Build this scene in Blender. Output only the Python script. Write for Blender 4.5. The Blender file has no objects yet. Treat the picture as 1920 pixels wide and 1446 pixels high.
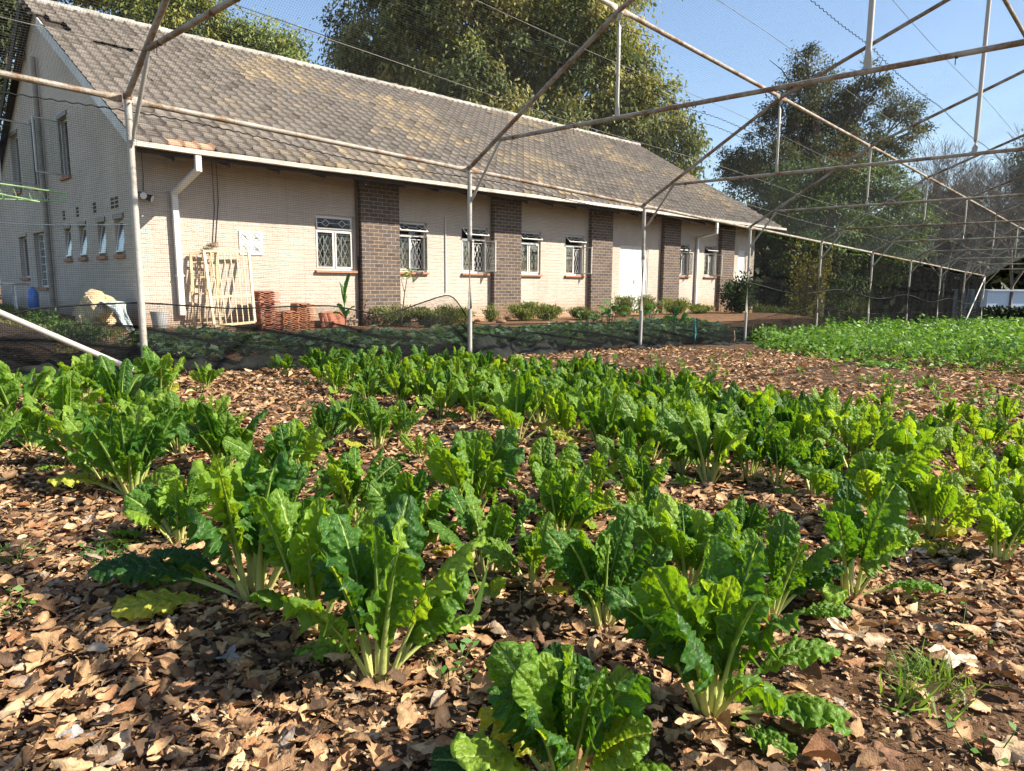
import bpy, math, random
import numpy as np
from mathutils import Vector, Matrix

sc = bpy.context.scene
COL = sc.collection
rnd = random.Random(7)
R = np.random.default_rng(11)
pi = math.pi

# ------------------------------------------------------------------ camera / frames
F, PITCH, ROLL = 1330.8552, 0.1414, 0.0068
PX, PY, AG, AB, BXX, CAMH, SL = -0.6254, 10.4738, 0.7553, 0.7933, -4.183, 1.1, .0283
gw = np.array([math.sin(AG), math.cos(AG)]); gn = np.array([math.cos(AG), -math.sin(AG)])
def tw(v): return np.array([v[0]*gn[0]+v[1]*gn[1], v[0]*gw[0]+v[1]*gw[1], v[2]])
c_, s_ = math.cos(PITCH), math.sin(PITCH)
_f = np.array([0, c_, -s_]); _u = np.array([0, s_, c_]); _r = np.array([1., 0, 0])
cr, sr = math.cos(ROLL), math.sin(ROLL)
FW, RT, UP = tw(_f), tw(cr*_r+sr*_u), tw(-sr*_r+cr*_u)
CAM = tw(np.array([-PX, -PY, CAMH]))
def ray(x, y): return FW*F+RT*(x-960)-UP*(y-723)
def at(x, y, depth): return CAM+ray(x, y)/F*depth
def plane(x, y, p0, nn):
    d = ray(x, y); t = ((np.asarray(p0, float)-CAM)@np.asarray(nn))/(d@np.asarray(nn)); return CAM+t*d
def ground(x, y):
    d = ray(x, y); t = (-SL*CAM[1]-CAM[2])/(d[2]+SL*d[1]); return CAM+t*d
def depth_of(p): return (np.asarray(p)-CAM)@FW
B0 = tw(np.array([BXX-PX, 15.5-PY, 0])); DL = AB-AG
WB = np.array([math.sin(DL), math.cos(DL), 0]); IN = np.array([-math.cos(DL), math.sin(DL), 0])
def bl(P):
    d = np.asarray(P)-B0; return np.array([d@WB, d@IN, P[2]])
def bw(s, y, z): return B0+WB*s+IN*y+np.array([0, 0, z])
def wall(x, y, off=0.): return bl(plane(x, y, B0-IN*off, IN))       # local (s, depth, z)
def gable(x, y, s=-3.55): return bl(plane(x, y, B0+WB*s, WB))

cd = bpy.data.cameras.new('camera'); co = bpy.data.objects.new('camera', cd); COL.objects.link(co)
cd.sensor_width = 36; cd.lens = 36*F/1920; cd.clip_end = 600; cd.clip_start = .05
M = Matrix(((RT[0], UP[0], -FW[0], CAM[0]), (RT[1], UP[1], -FW[1], CAM[1]), (RT[2], UP[2], -FW[2], CAM[2]), (0, 0, 0, 1)))
co.matrix_world = M; sc.camera = co

# ------------------------------------------------------------------ light
SUN_EL = math.radians(38.5); sxy = np.array([.811, .585]); sxy /= np.linalg.norm(sxy)
sd = Vector((sxy[0]*math.cos(SUN_EL), sxy[1]*math.cos(SUN_EL), math.sin(SUN_EL)))
sl = bpy.data.lights.new('sun', 'SUN'); sl.energy = 5.0; sl.angle = math.radians(.5); sl.color = (1, .93, .80)
so = bpy.data.objects.new('sun', sl); COL.objects.link(so); so.rotation_euler = sd.to_track_quat('Z', 'Y').to_euler(); so.location = (0, 0, 30)
wd = bpy.data.worlds.new('World'); sc.world = wd; wd.use_nodes = True
nt = wd.node_tree; bg = nt.nodes['Background']; sky = nt.nodes.new('ShaderNodeTexSky')
sky.sky_type = 'NISHITA'; sky.sun_disc = False; sky.sun_elevation = SUN_EL
sky.sun_rotation = math.atan2(sxy[0], sxy[1]); sky.air_density = 1.0; sky.dust_density = .6; sky.ozone_density = 1.5
nt.links.new(sky.outputs[0], bg.inputs[0]); bg.inputs[1].default_value = .095
sc.view_settings.view_transform = 'Standard'; sc.view_settings.look = 'None'; sc.view_settings.gamma = 1; sc.view_settings.exposure = 1.35
try:
    sc.cycles.max_bounces = 6; sc.cycles.diffuse_bounces = 3; sc.cycles.glossy_bounces = 2; sc.cycles.transmission_bounces = 4; sc.cycles.transparent_max_bounces = 12
    sc.cycles.caustics_reflective = False; sc.cycles.caustics_refractive = False
    sc.cycles.use_denoising = True
except Exception: pass

# ------------------------------------------------------------------ materials
class NT:
    def __init__(s, name):
        s.m = bpy.data.materials.new(name); s.m.use_nodes = True; s.t = s.m.node_tree
        s.b = s.t.nodes['Principled BSDF']; s.o = s.t.nodes['Material Output']
    def n(s, typ, **k):
        x = s.t.nodes.new(typ)
        for a, v in k.items():
            if hasattr(x, a) and a not in ('inputs',): setattr(x, a, v)
        return x
    def l(s, a, b): s.t.links.new(a, b)
    def coord(s, out='Object', scale=(1, 1, 1), rot=(0, 0, 0)):
        tc = s.n('ShaderNodeTexCoord'); mp = s.n('ShaderNodeMapping')
        mp.inputs['Scale'].default_value = scale; mp.inputs['Rotation'].default_value = rot
        s.l(tc.outputs[out], mp.inputs[0]); return mp.outputs[0]
    def noise(s, vec, scale, detail=4, rough=.6):
        x = s.n('ShaderNodeTexNoise'); x.inputs['Scale'].default_value = scale; x.inputs['Detail'].default_value = detail; x.inputs['Roughness'].default_value = rough
        s.l(vec, x.inputs['Vector']); return x.outputs['Fac']
    def ramp(s, fac, stops):
        x = s.n('ShaderNodeValToRGB'); e = x.color_ramp.elements
        while len(e) < len(stops): e.new(.5)
        for i, (p, c) in enumerate(stops):
            e[i].position = p; e[i].color = (*c, 1) if len(c) == 3 else c
        s.l(fac, x.inputs[0]); return x.outputs[0]
    def mix(s, fac, a, b, mode='MIX'):
        x = s.n('ShaderNodeMix'); x.data_type = 'RGBA'; x.blend_type = mode
        for v, i in ((fac, 0), (a, 6), (b, 7)):
            if hasattr(v, 'is_linked') or hasattr(v, 'links'): s.l(v, x.inputs[i])
            else: x.inputs[i].default_value = (*v, 1) if isinstance(v, tuple) and len(v) == 3 else v
        return x.outputs[2]
    def math(s, op, a, b=0.):
        x = s.n('ShaderNodeMath'); x.operation = op
        for v, i in ((a, 0), (b, 1)):
            if hasattr(v, 'links'): s.l(v, x.inputs[i])
            else: x.inputs[i].default_value = v
        return x.outputs[0]
    def sep(s, vec):
        x = s.n('ShaderNodeSeparateXYZ'); s.l(vec, x.inputs[0]); return x.outputs
    def comb(s, x, y, z):
        c = s.n('ShaderNodeCombineXYZ')
        for v, i in ((x, 0), (y, 1), (z, 2)):
            if hasattr(v, 'links'): s.l(v, c.inputs[i])
            else: c.inputs[i].default_value = v
        return c.outputs[0]
    def bump(s, h, dist=.01, strength=1.):
        x = s.n('ShaderNodeBump'); x.inputs['Distance'].default_value = dist; x.inputs['Strength'].default_value = strength
        s.l(h, x.inputs['Height']); s.l(x.outputs[0], s.b.inputs['Normal']); return x.outputs[0]
    def base(s, c):
        if hasattr(c, 'links'): s.l(c, s.b.inputs['Base Color'])
        else: s.b.inputs['Base Color'].default_value = (*c, 1)
    def set(s, rough=None, spec=None, metal=None):
        if rough is not None:
            if hasattr(rough, 'links'): s.l(rough, s.b.inputs['Roughness'])
            else: s.b.inputs['Roughness'].default_value = rough
        if spec is not None: s.b.inputs['Specular IOR Level'].default_value = spec
        if metal is not None: s.b.inputs['Metallic'].default_value = metal
    def attr(s, name='Col'):
        x = s.n('ShaderNodeAttribute'); x.attribute_name = name; return x.outputs['Color']

def simple(name, col, rough=.6, spec=.4, metal=0, var=.25, scale=6., bump=0., bscale=60):
    k = NT(name); v = k.coord()
    nz = k.noise(v, scale, 5)
    k.base(k.ramp(nz, [(.3, tuple(x*(1-var) for x in col)), (.7, tuple(min(1, x*(1+var*.6)) for x in col))]))
    k.set(rough, spec, metal)
    if bump: k.bump(k.noise(v, bscale, 4), bump)
    return k.m

def leafmat(name, trans=.3, rough=.5, spec=.3, tcol=(1.0, 1.0, .35)):
    k = NT(name); c = k.attr(); k.base(c); k.set(rough, spec)
    tr = k.n('ShaderNodeBsdfTranslucent'); k.l(k.mix(1., c, tcol, 'MULTIPLY'), tr.inputs[0])
    mx = k.n('ShaderNodeMixShader'); mx.inputs[0].default_value = trans
    k.l(k.b.outputs[0], mx.inputs[1]); k.l(tr.outputs[0], mx.inputs[2]); k.l(mx.outputs[0], k.o.inputs[0])
    return k.m

def leafmat_plain(name, col):
    k = NT(name); k.base(col); k.set(.6, .3); tr = k.n('ShaderNodeBsdfTranslucent'); tr.inputs[0].default_value = (*col, 1)
    mx = k.n('ShaderNodeMixShader'); mx.inputs[0].default_value = .4
    k.l(k.b.outputs[0], mx.inputs[1]); k.l(tr.outputs[0], mx.inputs[2]); k.l(mx.outputs[0], k.o.inputs[0]); return k.m

def m_chard():
    k = NT('chard_leaf'); c = k.attr()
    uv = k.n('ShaderNodeUVMap'); o = k.sep(uv.outputs[0])
    u = o[0]; v = k.math('ABSOLUTE', k.math('SUBTRACT', k.math('MULTIPLY', o[1], 2.), 1.))
    rib = k.ramp(v, [(.02, (1, 1, 1)), (.075, (0, 0, 0))])
    t = k.math('SUBTRACT', k.math('MULTIPLY', u, 8.), k.math('MULTIPLY', v, 2.0))
    ob = k.coord(); wob = k.noise(ob, 45, 2)
    t = k.math('ADD', t, k.math('MULTIPLY', wob, .5))
    fr = k.math('ABSOLUTE', k.math('SUBTRACT', k.math('FRACT', t), .5))
    sv = k.ramp(fr, [(.0, (1, 1, 1)), (.055, (0, 0, 0))])
    vor = k.n('ShaderNodeTexVoronoi'); vor.feature = 'SMOOTH_F1'; vor.inputs['Scale'].default_value = 62; vor.inputs['Smoothness'].default_value = .6; k.l(ob, vor.inputs['Vector'])
    nz = k.noise(ob, 30, 3)
    c2 = k.mix(1., c, k.ramp(nz, [(.3, (.78, .82, .78)), (.7, (1.2, 1.15, 1.1))]), 'MULTIPLY')
    veins = k.math('MAXIMUM', rib, k.math('MULTIPLY', sv, .38))
    c3 = k.mix(veins, c2, (.36, .46, .13))
    k.base(c3); k.set(k.ramp(nz, [(.3, (.36, .36, .36)), (.7, (.52, .52, .52))]), .27)
    h = k.math('SUBTRACT', k.math('MULTIPLY', vor.outputs['Distance'], -1.), k.math('MULTIPLY', sv, .45))
    nb = k.bump(h, .009, .75)
    tr = k.n('ShaderNodeBsdfTranslucent'); k.l(nb, tr.inputs['Normal'])
    k.l(k.mix(1., c3, (2.6, 2.25, .45), 'MULTIPLY'), tr.inputs[0])
    mx = k.n('ShaderNodeMixShader'); mx.inputs[0].default_value = .42
    mx.inputs[0].default_value = .38; k.l(k.b.outputs[0], mx.inputs[1]); k.l(tr.outputs[0], mx.inputs[2]); k.l(mx.outputs[0], k.o.inputs[0])
    return k.m

def m_stalk():
    k = NT('chard_stalk'); k.base(k.attr()); k.set(.4, .4)
    v = k.coord(); w = k.noise(v, 60, 2); k.bump(w, .002)
    tr = k.n('ShaderNodeBsdfTranslucent'); tr.inputs[0].default_value = (.6, .62, .2, 1)
    mx = k.n('ShaderNodeMixShader'); mx.inputs[0].default_value = .25
    k.l(k.b.outputs[0], mx.inputs[1]); k.l(tr.outputs[0], mx.inputs[2]); k.l(mx.outputs[0], k.o.inputs[0])
    return k.m

def m_litter():
    k = NT('dry_leaf'); c = k.attr(); v = k.coord()
    nz = k.noise(v, 55, 4); n2 = k.noise(v, 260, 2)
    k.base(k.mix(1., c, k.ramp(nz, [(.3, (.62, .58, .55)), (.65, (1.15, 1.12, 1.1))]), 'MULTIPLY')); k.set(.75, .25)
    k.bump(k.math('ADD', nz, k.math('MULTIPLY', n2, .4)), .006, .7)
    tr = k.n('ShaderNodeBsdfTranslucent'); k.l(k.mix(1., c, (1., .8, .5), 'MULTIPLY'), tr.inputs[0])
    mx = k.n('ShaderNodeMixShader'); mx.inputs[0].default_value = .12
    k.l(k.b.outputs[0], mx.inputs[1]); k.l(tr.outputs[0], mx.inputs[2]); k.l(mx.outputs[0], k.o.inputs[0])
    return k.m

def m_ground():
    k = NT('soil'); c = k.attr(); v = k.coord()
    a = k.noise(v, 3, 6, .7); b = k.noise(v, 45, 6, .75); d = k.noise(v, 220, 3)
    f1 = k.ramp(a, [(.3, (.6, .58, .55)), (.7, (1.25, 1.2, 1.15))]); f2 = k.ramp(b, [(.3, (.5, .48, .46)), (.7, (1.35, 1.32, 1.3))])
    k.base(k.mix(1., k.mix(1., c, f1, 'MULTIPLY'), f2, 'MULTIPLY')); k.set(.95, .1)
    k.bump(k.math('ADD', b, k.math('MULTIPLY', d, .35)), .03, .9)
    return k.m

def m_paintbrick():
    k = NT('painted_brick'); v = k.coord(); o = k.sep(v)
    bv = k.comb(k.math('ADD', o[0], o[1]), o[2], 0.)
    br = k.n('ShaderNodeTexBrick'); br.inputs['Scale'].default_value = 1.; br.inputs['Brick Width'].default_value = .23; br.inputs['Row Height'].default_value = .085
    br.inputs['Mortar Size'].default_value = .008; br.inputs['Mortar Smooth'].default_value = .6; k.l(bv, br.inputs['Vector'])
    st = k.coord(scale=(1.2, 1.2, 16)); n1 = k.noise(st, 2.2, 6, .7)
    fine = k.noise(k.coord(scale=(14, 14, 60)), 2., 5, .7); big = k.noise(v, .55, 4)
    c = k.ramp(n1, [(.24, (.41, .335, .27)), (.40, (.555, .475, .40)), (.7, (.615, .545, .47))])
    c = k.mix(1., c, k.ramp(big, [(.3, (.84, .82, .8)), (.7, (1.06, 1.05, 1.04))]), 'MULTIPLY')
    c = k.mix(k.math('MULTIPLY', k.ramp(fine, [(.58, (0, 0, 0)), (.72, (1, 1, 1))]), .5), c, (.24, .155, .11))
    runs = k.noise(k.coord(scale=(5, 5, .35)), 1.6, 5, .7)
    c = k.mix(k.math('MULTIPLY', k.ramp(runs, [(.52, (0, 0, 0)), (.75, (1, 1, 1))]), .35), c, (.36, .29, .225))
    # rain-splashed soil on the lowest courses
    zz = k.math('ADD', o[2], k.math('MULTIPLY', k.noise(v, 2.5, 4), .55))
    dirt = k.ramp(zz, [(.42, (1, 1, 1)), (1.35, (0, 0, 0))])
    c = k.mix(k.math('MULTIPLY', dirt, .72), c, (.36, .19, .075))
    k.base(c); k.set(.9, .15)
    h = k.math('ADD', k.math('MULTIPLY', br.outputs['Fac'], -.45), k.math('MULTIPLY', fine, .9))
    k.bump(k.math('ADD', h, n1), .019, .85)
    return k.m

def m_facebrick():
    k = NT('dark_face_brick'); v = k.coord(); o = k.sep(v)
    bv = k.comb(k.math('ADD', o[0], o[1]), o[2], 0.)
    br = k.n('ShaderNodeTexBrick'); br.inputs['Scale'].default_value = 1.; br.inputs['Brick Width'].default_value = .235; br.inputs['Row Height'].default_value = .086
    br.inputs['Mortar Size'].default_value = .007; br.inputs['Mortar Smooth'].default_value = .25; br.inputs['Bias'].default_value = 0.
    br.inputs['Color1'].default_value = (.085, .070, .066, 1); br.inputs['Color2'].default_value = (.140, .110, .097, 1); br.inputs['Mortar'].default_value = (.42, .31, .20, 1)
    k.l(bv, br.inputs['Vector'])
    n1 = k.noise(v, 26, 5); n2 = k.noise(v, 1.3, 3)
    c = k.mix(1., br.outputs['Color'], k.ramp(n1, [(.3, (.72, .7, .7)), (.7, (1.2, 1.2, 1.2))]), 'MULTIPLY')
    zz = k.math('ADD', o[2], k.math('MULTIPLY', n2, .6))
    c = k.mix(k.math('MULTIPLY', k.ramp(zz, [(.35, (1, 1, 1)), (1.0, (0, 0, 0))]), .6), c, (.33, .18, .08))
    k.base(c); k.set(.85, .2)
    k.bump(k.math('ADD', k.math('MULTIPLY', br.outputs['Fac'], -1.), k.math('MULTIPLY', n1, .3)), .012, .9)
    return k.m

def m_tile():
    k = NT('roof_tile_clay'); c = k.attr(); v = k.coord()
    n1 = k.noise(v, 7, 6, .7); n2 = k.noise(v, 60, 3)
    k.base(k.mix(1., c, k.ramp(n1, [(.32, (.78, .76, .75)), (.66, (1.14, 1.12, 1.1))]), 'MULTIPLY')); k.set(.9, .15)
    k.bump(n2, .006)
    return k.m

def m_pipe():
    k = NT('weathered_galvanised_pipe'); v = k.coord()
    n1 = k.noise(v, 3.2, 6, .7); n2 = k.noise(v, 38, 4)
    mixn = k.math('ADD', k.math('MULTIPLY', n1, .75), k.math('MULTIPLY', n2, .25))
    ru = k.attr('Rust'); rs = k.sep(ru)[0]
    fac = k.math('ADD', mixn, rs)
    c = k.ramp(fac, [(.40, (.46, .43, .38)), (.54, (.34, .30, .25)), (.63, (.22, .14, .085)), (.76, (.13, .062, .03))])
    k.base(c); k.set(.62, .35, .15); k.bump(n2, .002)
    return k.m

def m_glass():
    k = NT('window_glass'); k.base((.03, .035, .035)); k.set(.04, .8)
    tr = k.n('ShaderNodeBsdfTransparent'); tr.inputs[0].default_value = (.95, .97, .97, 1)
    fz = k.n('ShaderNodeFresnel'); fz.inputs[0].default_value = 1.5
    g = k.n('ShaderNodeBsdfGlossy'); g.inputs['Roughness'].default_value = .03
    mx = k.n('ShaderNodeMixShader'); k.l(k.math('MULTIPLY', fz.outputs[0], .7), mx.inputs[0]); k.l(tr.outputs[0], mx.inputs[1]); k.l(g.outputs[0], mx.inputs[2])
    k.l(mx.outputs[0], k.o.inputs[0]); return k.m

MAT = dict(
    chard=m_chard(), stalk=m_stalk(), litter=m_litter(), soil=m_ground(), pbrick=m_paintbrick(), fbrick=m_facebrick(), tile=m_tile(), pipe=m_pipe(), glass=m_glass(),
    white=simple('white_paint', (.66, .64, .60), .45, .4, var=.12, scale=4), gutter=simple('cream_gutter_paint', (.52, .47, .40), .5, .4, var=.3, scale=2.5),
    bars=simple('cream_steel_bars', (.68, .55, .32), .5, .4, var=.25, scale=9), rustbar=simple('rusty_white_steel', (.56, .42, .25), .6, .3, var=.45, scale=5),
    sill=simple('terracotta_sill', (.40, .20, .125), .8, .2, scale=12), dark=simple('dark_timber', (.045, .032, .024), .85, .2, scale=8),
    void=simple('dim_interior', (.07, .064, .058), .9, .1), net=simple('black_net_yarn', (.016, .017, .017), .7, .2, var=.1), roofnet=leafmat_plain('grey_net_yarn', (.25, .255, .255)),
    netgreen=simple('dark_net_fabric', (.02, .024, .022), .8, .2), wire=simple('steel_wire', (.22, .2, .17), .6, .4), black=simple('black_plastic', (.02, .02, .02), .5, .4),
    pipepaint=simple('beige_pipe_paint', (.30, .26, .215), .6, .3), brownpipe=simple('brown_pipe_paint', (.10, .06, .04), .5, .4), ridge=simple('ridge_mortar', (.36, .33, .29), .9, .2, var=.5, scale=3, bump=.01),
    leaf=leafmat('tree_leaf', .32, .6, .18), soft=leafmat('soft_leaf', .4, .5, .3), bark=simple('bark', (.10, .078, .058), .9, .15, var=.5, scale=5, bump=.02, bscale=14),
    twig=simple('grey_twig', (.16, .13, .11), .9, .1, var=.4), terracotta=simple('terracotta', (.46, .2, .1), .85, .2, var=.45, scale=6, bump=.003),
    straw=simple('straw_stone', (.52, .40, .24), .9, .15, var=.5, scale=7, bump=.03, bscale=22), sack=simple('white_green_sack', (.55, .60, .55), .7, .3, var=.35, scale=5, bump=.006),
    blue=simple('blue_plastic', (.08, .2, .55), .4, .5), steel=simple('pale_steel', (.72, .69, .63), .5, .4), teal=simple('teal_paint', (.03, .28, .30), .5, .4),
    green=simple('green_paint', (.30, .46, .22), .5, .4), hedge=leafmat('hedge_leaf', .1, .6, .2), farwall=simple('pale_blue_wall', (.55, .63, .74), .6, .3, var=.1),
    bucket=simple('faded_bucket', (.42, .42, .42), .6, .3), wood=simple('weathered_wood', (.30, .22, .14), .85, .2, var=.4), curtain=simple('white_curtain', (.6, .6, .6), .9, .1),
    grey=simple('grey_print', (.16, .16, .17), .7, .2), stone=simple('brown_stone', (.25, .15, .09), .9, .2, var=.4, bump=.02, bscale=20))

# ------------------------------------------------------------------ mesh helpers
def link(o, parent=None):
    COL.objects.link(o)
    if parent is not None: o.parent = parent
    return o
def tag(o, label=None, cat=None, group=None, kind=None):
    if label: o['label'] = label
    if cat: o['category'] = cat
    if group: o['group'] = group
    if kind: o['kind'] = kind
    return o
def thing(name, label, cat, loc=(0, 0, 0), rz=0., group=None):
    o = bpy.data.objects.new(name, None); o.empty_display_size = .1; link(o); o.location = Vector([float(x) for x in loc]); o.rotation_euler = (0, 0, rz)
    return tag(o, label, cat, group)
def mesh_np(name, V, Q, mat, parent=None, col=None, uv=None, smooth=False, extra=None):
    V = np.asarray(V, np.float32); Q = np.asarray(Q, np.int32); k = Q.shape[1]; n = len(Q)
    me = bpy.data.meshes.new(name); me.vertices.add(len(V)); me.vertices.foreach_set('co', V.ravel())
    me.loops.add(n*k); me.loops.foreach_set('vertex_index', Q.ravel()); me.polygons.add(n)
    me.polygons.foreach_set('loop_start', np.arange(n, dtype=np.int32)*k)
    try: me.polygons.foreach_set('loop_total', np.full(n, k, np.int32))
    except Exception: pass
    if smooth: me.polygons.foreach_set('use_smooth', np.ones(n, bool))
    for nm, cc in (('Col', col), ('Rust', extra)):
        if cc is not None:
            cc = np.asarray(cc, np.float32)
            if cc.shape[1] == 3: cc = np.concatenate([cc, np.ones((len(cc), 1), np.float32)], 1)
            at_ = me.attributes.new(nm, 'FLOAT_COLOR', 'POINT'); at_.data.foreach_set('color', cc.ravel())
    if uv is not None:
        ul = me.uv_layers.new(name='UVMap'); ul.data.foreach_set('uv', np.asarray(uv, np.float32)[Q.ravel()].ravel())
    me.update(calc_edges=True); me.validate()
    me.materials.append(mat)
    return link(bpy.data.objects.new(name, me), parent)

class MB:
    def __init__(s): s.v = []; s.f = []; s.r = []
    def add(s, vs, fs, rust=0.):
        o = len(s.v); s.v += [tuple(float(c) for c in p) for p in vs]; s.f += [tuple(i+o for i in f) for f in fs]; s.r += [rust]*len(vs)
    def box(s, c, d, ax=None):
        c = np.asarray(c, float); ax = np.eye(3) if ax is None else np.asarray(ax, float); h = np.asarray(d, float)/2
        vs = [c+ax[0]*h[0]*i+ax[1]*h[1]*j+ax[2]*h[2]*k for i in (-1, 1) for j in (-1, 1) for k in (-1, 1)]
        s.add(vs, [(0, 1, 3, 2), (4, 6, 7, 5), (0, 4, 5, 1), (2, 3, 7, 6), (0, 2, 6, 4), (1, 5, 7, 3)])
    def bx(s, x0, x1, y0, y1, z0, z1): s.box(((x0+x1)/2, (y0+y1)/2, (z0+z1)/2), (abs(x1-x0), abs(y1-y0), abs(z1-z0)))
    def tube(s, pts, rad, n=8, flat=None, rust=0., cap=True, upv=(0, 0, 1)):
        pts = [np.asarray(p, float) for p in pts]; m = len(pts)
        rad = [rad]*m if np.isscalar(rad) else rad; vs = []; fs = []
        for i, p in enumerate(pts):
            t = pts[min(i+1, m-1)]-pts[max(i-1, 0)]; t /= max(np.linalg.norm(t), 1e-9)
            u = np.asarray(upv, float); u = u-t*(u@t)
            if np.linalg.norm(u) < 1e-3: u = np.array([1., 0, 0])-t*t[0]
            u /= np.linalg.norm(u); w = np.cross(t, u)
            a, b = (1, 1) if flat is None else flat[i]
            for k in range(n):
                an = 2*pi*k/n+.2; vs.append(p+(u*math.cos(an)*a+w*math.sin(an)*b)*rad[i])
        for i in range(m-1):
            for k in range(n): fs.append((i*n+k, i*n+(k+1) % n, (i+1)*n+(k+1) % n, (i+1)*n+k))
        if cap: fs += [tuple(range(n-1, -1, -1)), tuple(range((m-1)*n, m*n))]
        s.add(vs, fs, rust)
    def bar(s, a, b, w, d=None, upv=(0, 0, 1)):
        a = np.asarray(a, float); b = np.asarray(b, float); t = b-a; L = np.linalg.norm(t); t /= L; u = np.asarray(upv, float); u = u-t*(u@t)
        if np.linalg.norm(u) < 1e-3: u = np.array([0, 1., 0])-t*t[1]
        u /= np.linalg.norm(u); s.box((a+b)/2, (L, w, d or w), (t, np.cross(u, t), u))
    def build(s, name, mat, parent=None, smooth=False, bevel=0.):
        me = bpy.data.meshes.new(name); me.from_pydata(s.v, [], s.f); me.update()
        if any(s.r):
            a = me.attributes.new('Rust', 'FLOAT_COLOR', 'POINT'); a.data.foreach_set('color', np.repeat(np.asarray(s.r, np.float32), 4))
        if smooth:
            me.polygons.foreach_set('use_smooth', [True]*len(me.polygons))
            try: me.set_sharp_from_angle(angle=math.radians(50))
            except Exception: pass
        me.materials.append(mat)
        o = link(bpy.data.objects.new(name, me), parent)
        if bevel:
            b = o.modifiers.new('bevel', 'BEVEL'); b.width = bevel; b.segments = 2; b.limit_method = 'ANGLE'
        return o

def prisms(P0, P1, r0, r1=None, k=3):
    """many straight yarns or rods at once: returns (V, Q)"""
    P0 = np.asarray(P0, float); P1 = np.asarray(P1, float); n = len(P0); r1 = r0 if r1 is None else r1
    T = P1-P0; T /= np.maximum(np.linalg.norm(T, axis=1, keepdims=True), 1e-9)
    ref = np.where(np.abs(T[:, 2:3]) < .9, np.array([[0, 0, 1.]]), np.array([[1., 0, 0]]))
    U = np.cross(T, ref); U /= np.linalg.norm(U, axis=1, keepdims=True); Wv = np.cross(T, U)
    r0 = np.broadcast_to(np.asarray(r0, float), (n,))[:, None]; r1 = np.broadcast_to(np.asarray(r1, float), (n,))[:, None]
    V = np.zeros((n, 2*k, 3))
    for j in range(k):
        a = 2*pi*j/k; d = U*math.cos(a)+Wv*math.sin(a); V[:, j] = P0+d*r0; V[:, k+j] = P1+d*r1
    base = np.arange(n)[:, None]*2*k
    Q = np.concatenate([base+np.array([[j, (j+1) % k, k+(j+1) % k, k+j]]) for j in range(k)], 0)
    return V.reshape(-1, 3), Q
def chain(pts, r, r1=None):
    pts = np.asarray(pts, float); return pts[:-1], pts[1:]

def kites(P, D, Nn, L, Wd, col, bend=.15):
    """leaf-shaped quads: base P, direction D, face normal Nn, length L, width Wd"""
    P = np.asarray(P); D = D/np.maximum(np.linalg.norm(D, axis=1, keepdims=True), 1e-9)
    S = np.cross(D, Nn); S /= np.maximum(np.linalg.norm(S, axis=1, keepdims=True), 1e-9); Nn = np.cross(S, D)
    L = np.asarray(L)[:, None]; Wd = np.asarray(Wd)[:, None]; n = len(P)
    V = np.zeros((n, 4, 3)); V[:, 0] = P; V[:, 1] = P+D*L*.5+S*Wd*.5+Nn*L*bend*.5; V[:, 2] = P+D*L-Nn*L*bend; V[:, 3] = P+D*L*.5-S*Wd*.5+Nn*L*bend*.5
    Q = np.arange(n)[:, None]*4+np.array([[0, 1, 2, 3]])
    return V.reshape(-1, 3), Q, np.repeat(col, 4, axis=0)
def unit(n, rng=R):
    v = rng.normal(size=(n, 3)); return v/np.linalg.norm(v, axis=1, keepdims=True)
def joinVQ(parts):
    Vs, Qs, Cs, o = [], [], [], 0
    for p in parts:
        Vs.append(p[0]); Qs.append(p[1]+o); o += len(p[0])
        if len(p) > 2: Cs.append(p[2])
    return np.concatenate(Vs), np.concatenate(Qs), (np.concatenate(Cs) if Cs else None)
def sstep(x, a, b):
    t = np.clip((x-a)/(b-a), 0, 1); return t*t*(3-2*t)
_ns = [(R.normal(size=2)*.5, R.uniform(0, 6)) for _ in range(8)]
def lownoise(x, y, f=1.):
    r = 0
    for i, (k, p) in enumerate(_ns): r = r+np.sin((x*k[0]+y*k[1])*f*(1.+i*.7)*1.6+p)/(1+i*.45)
    return r*.28

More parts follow.
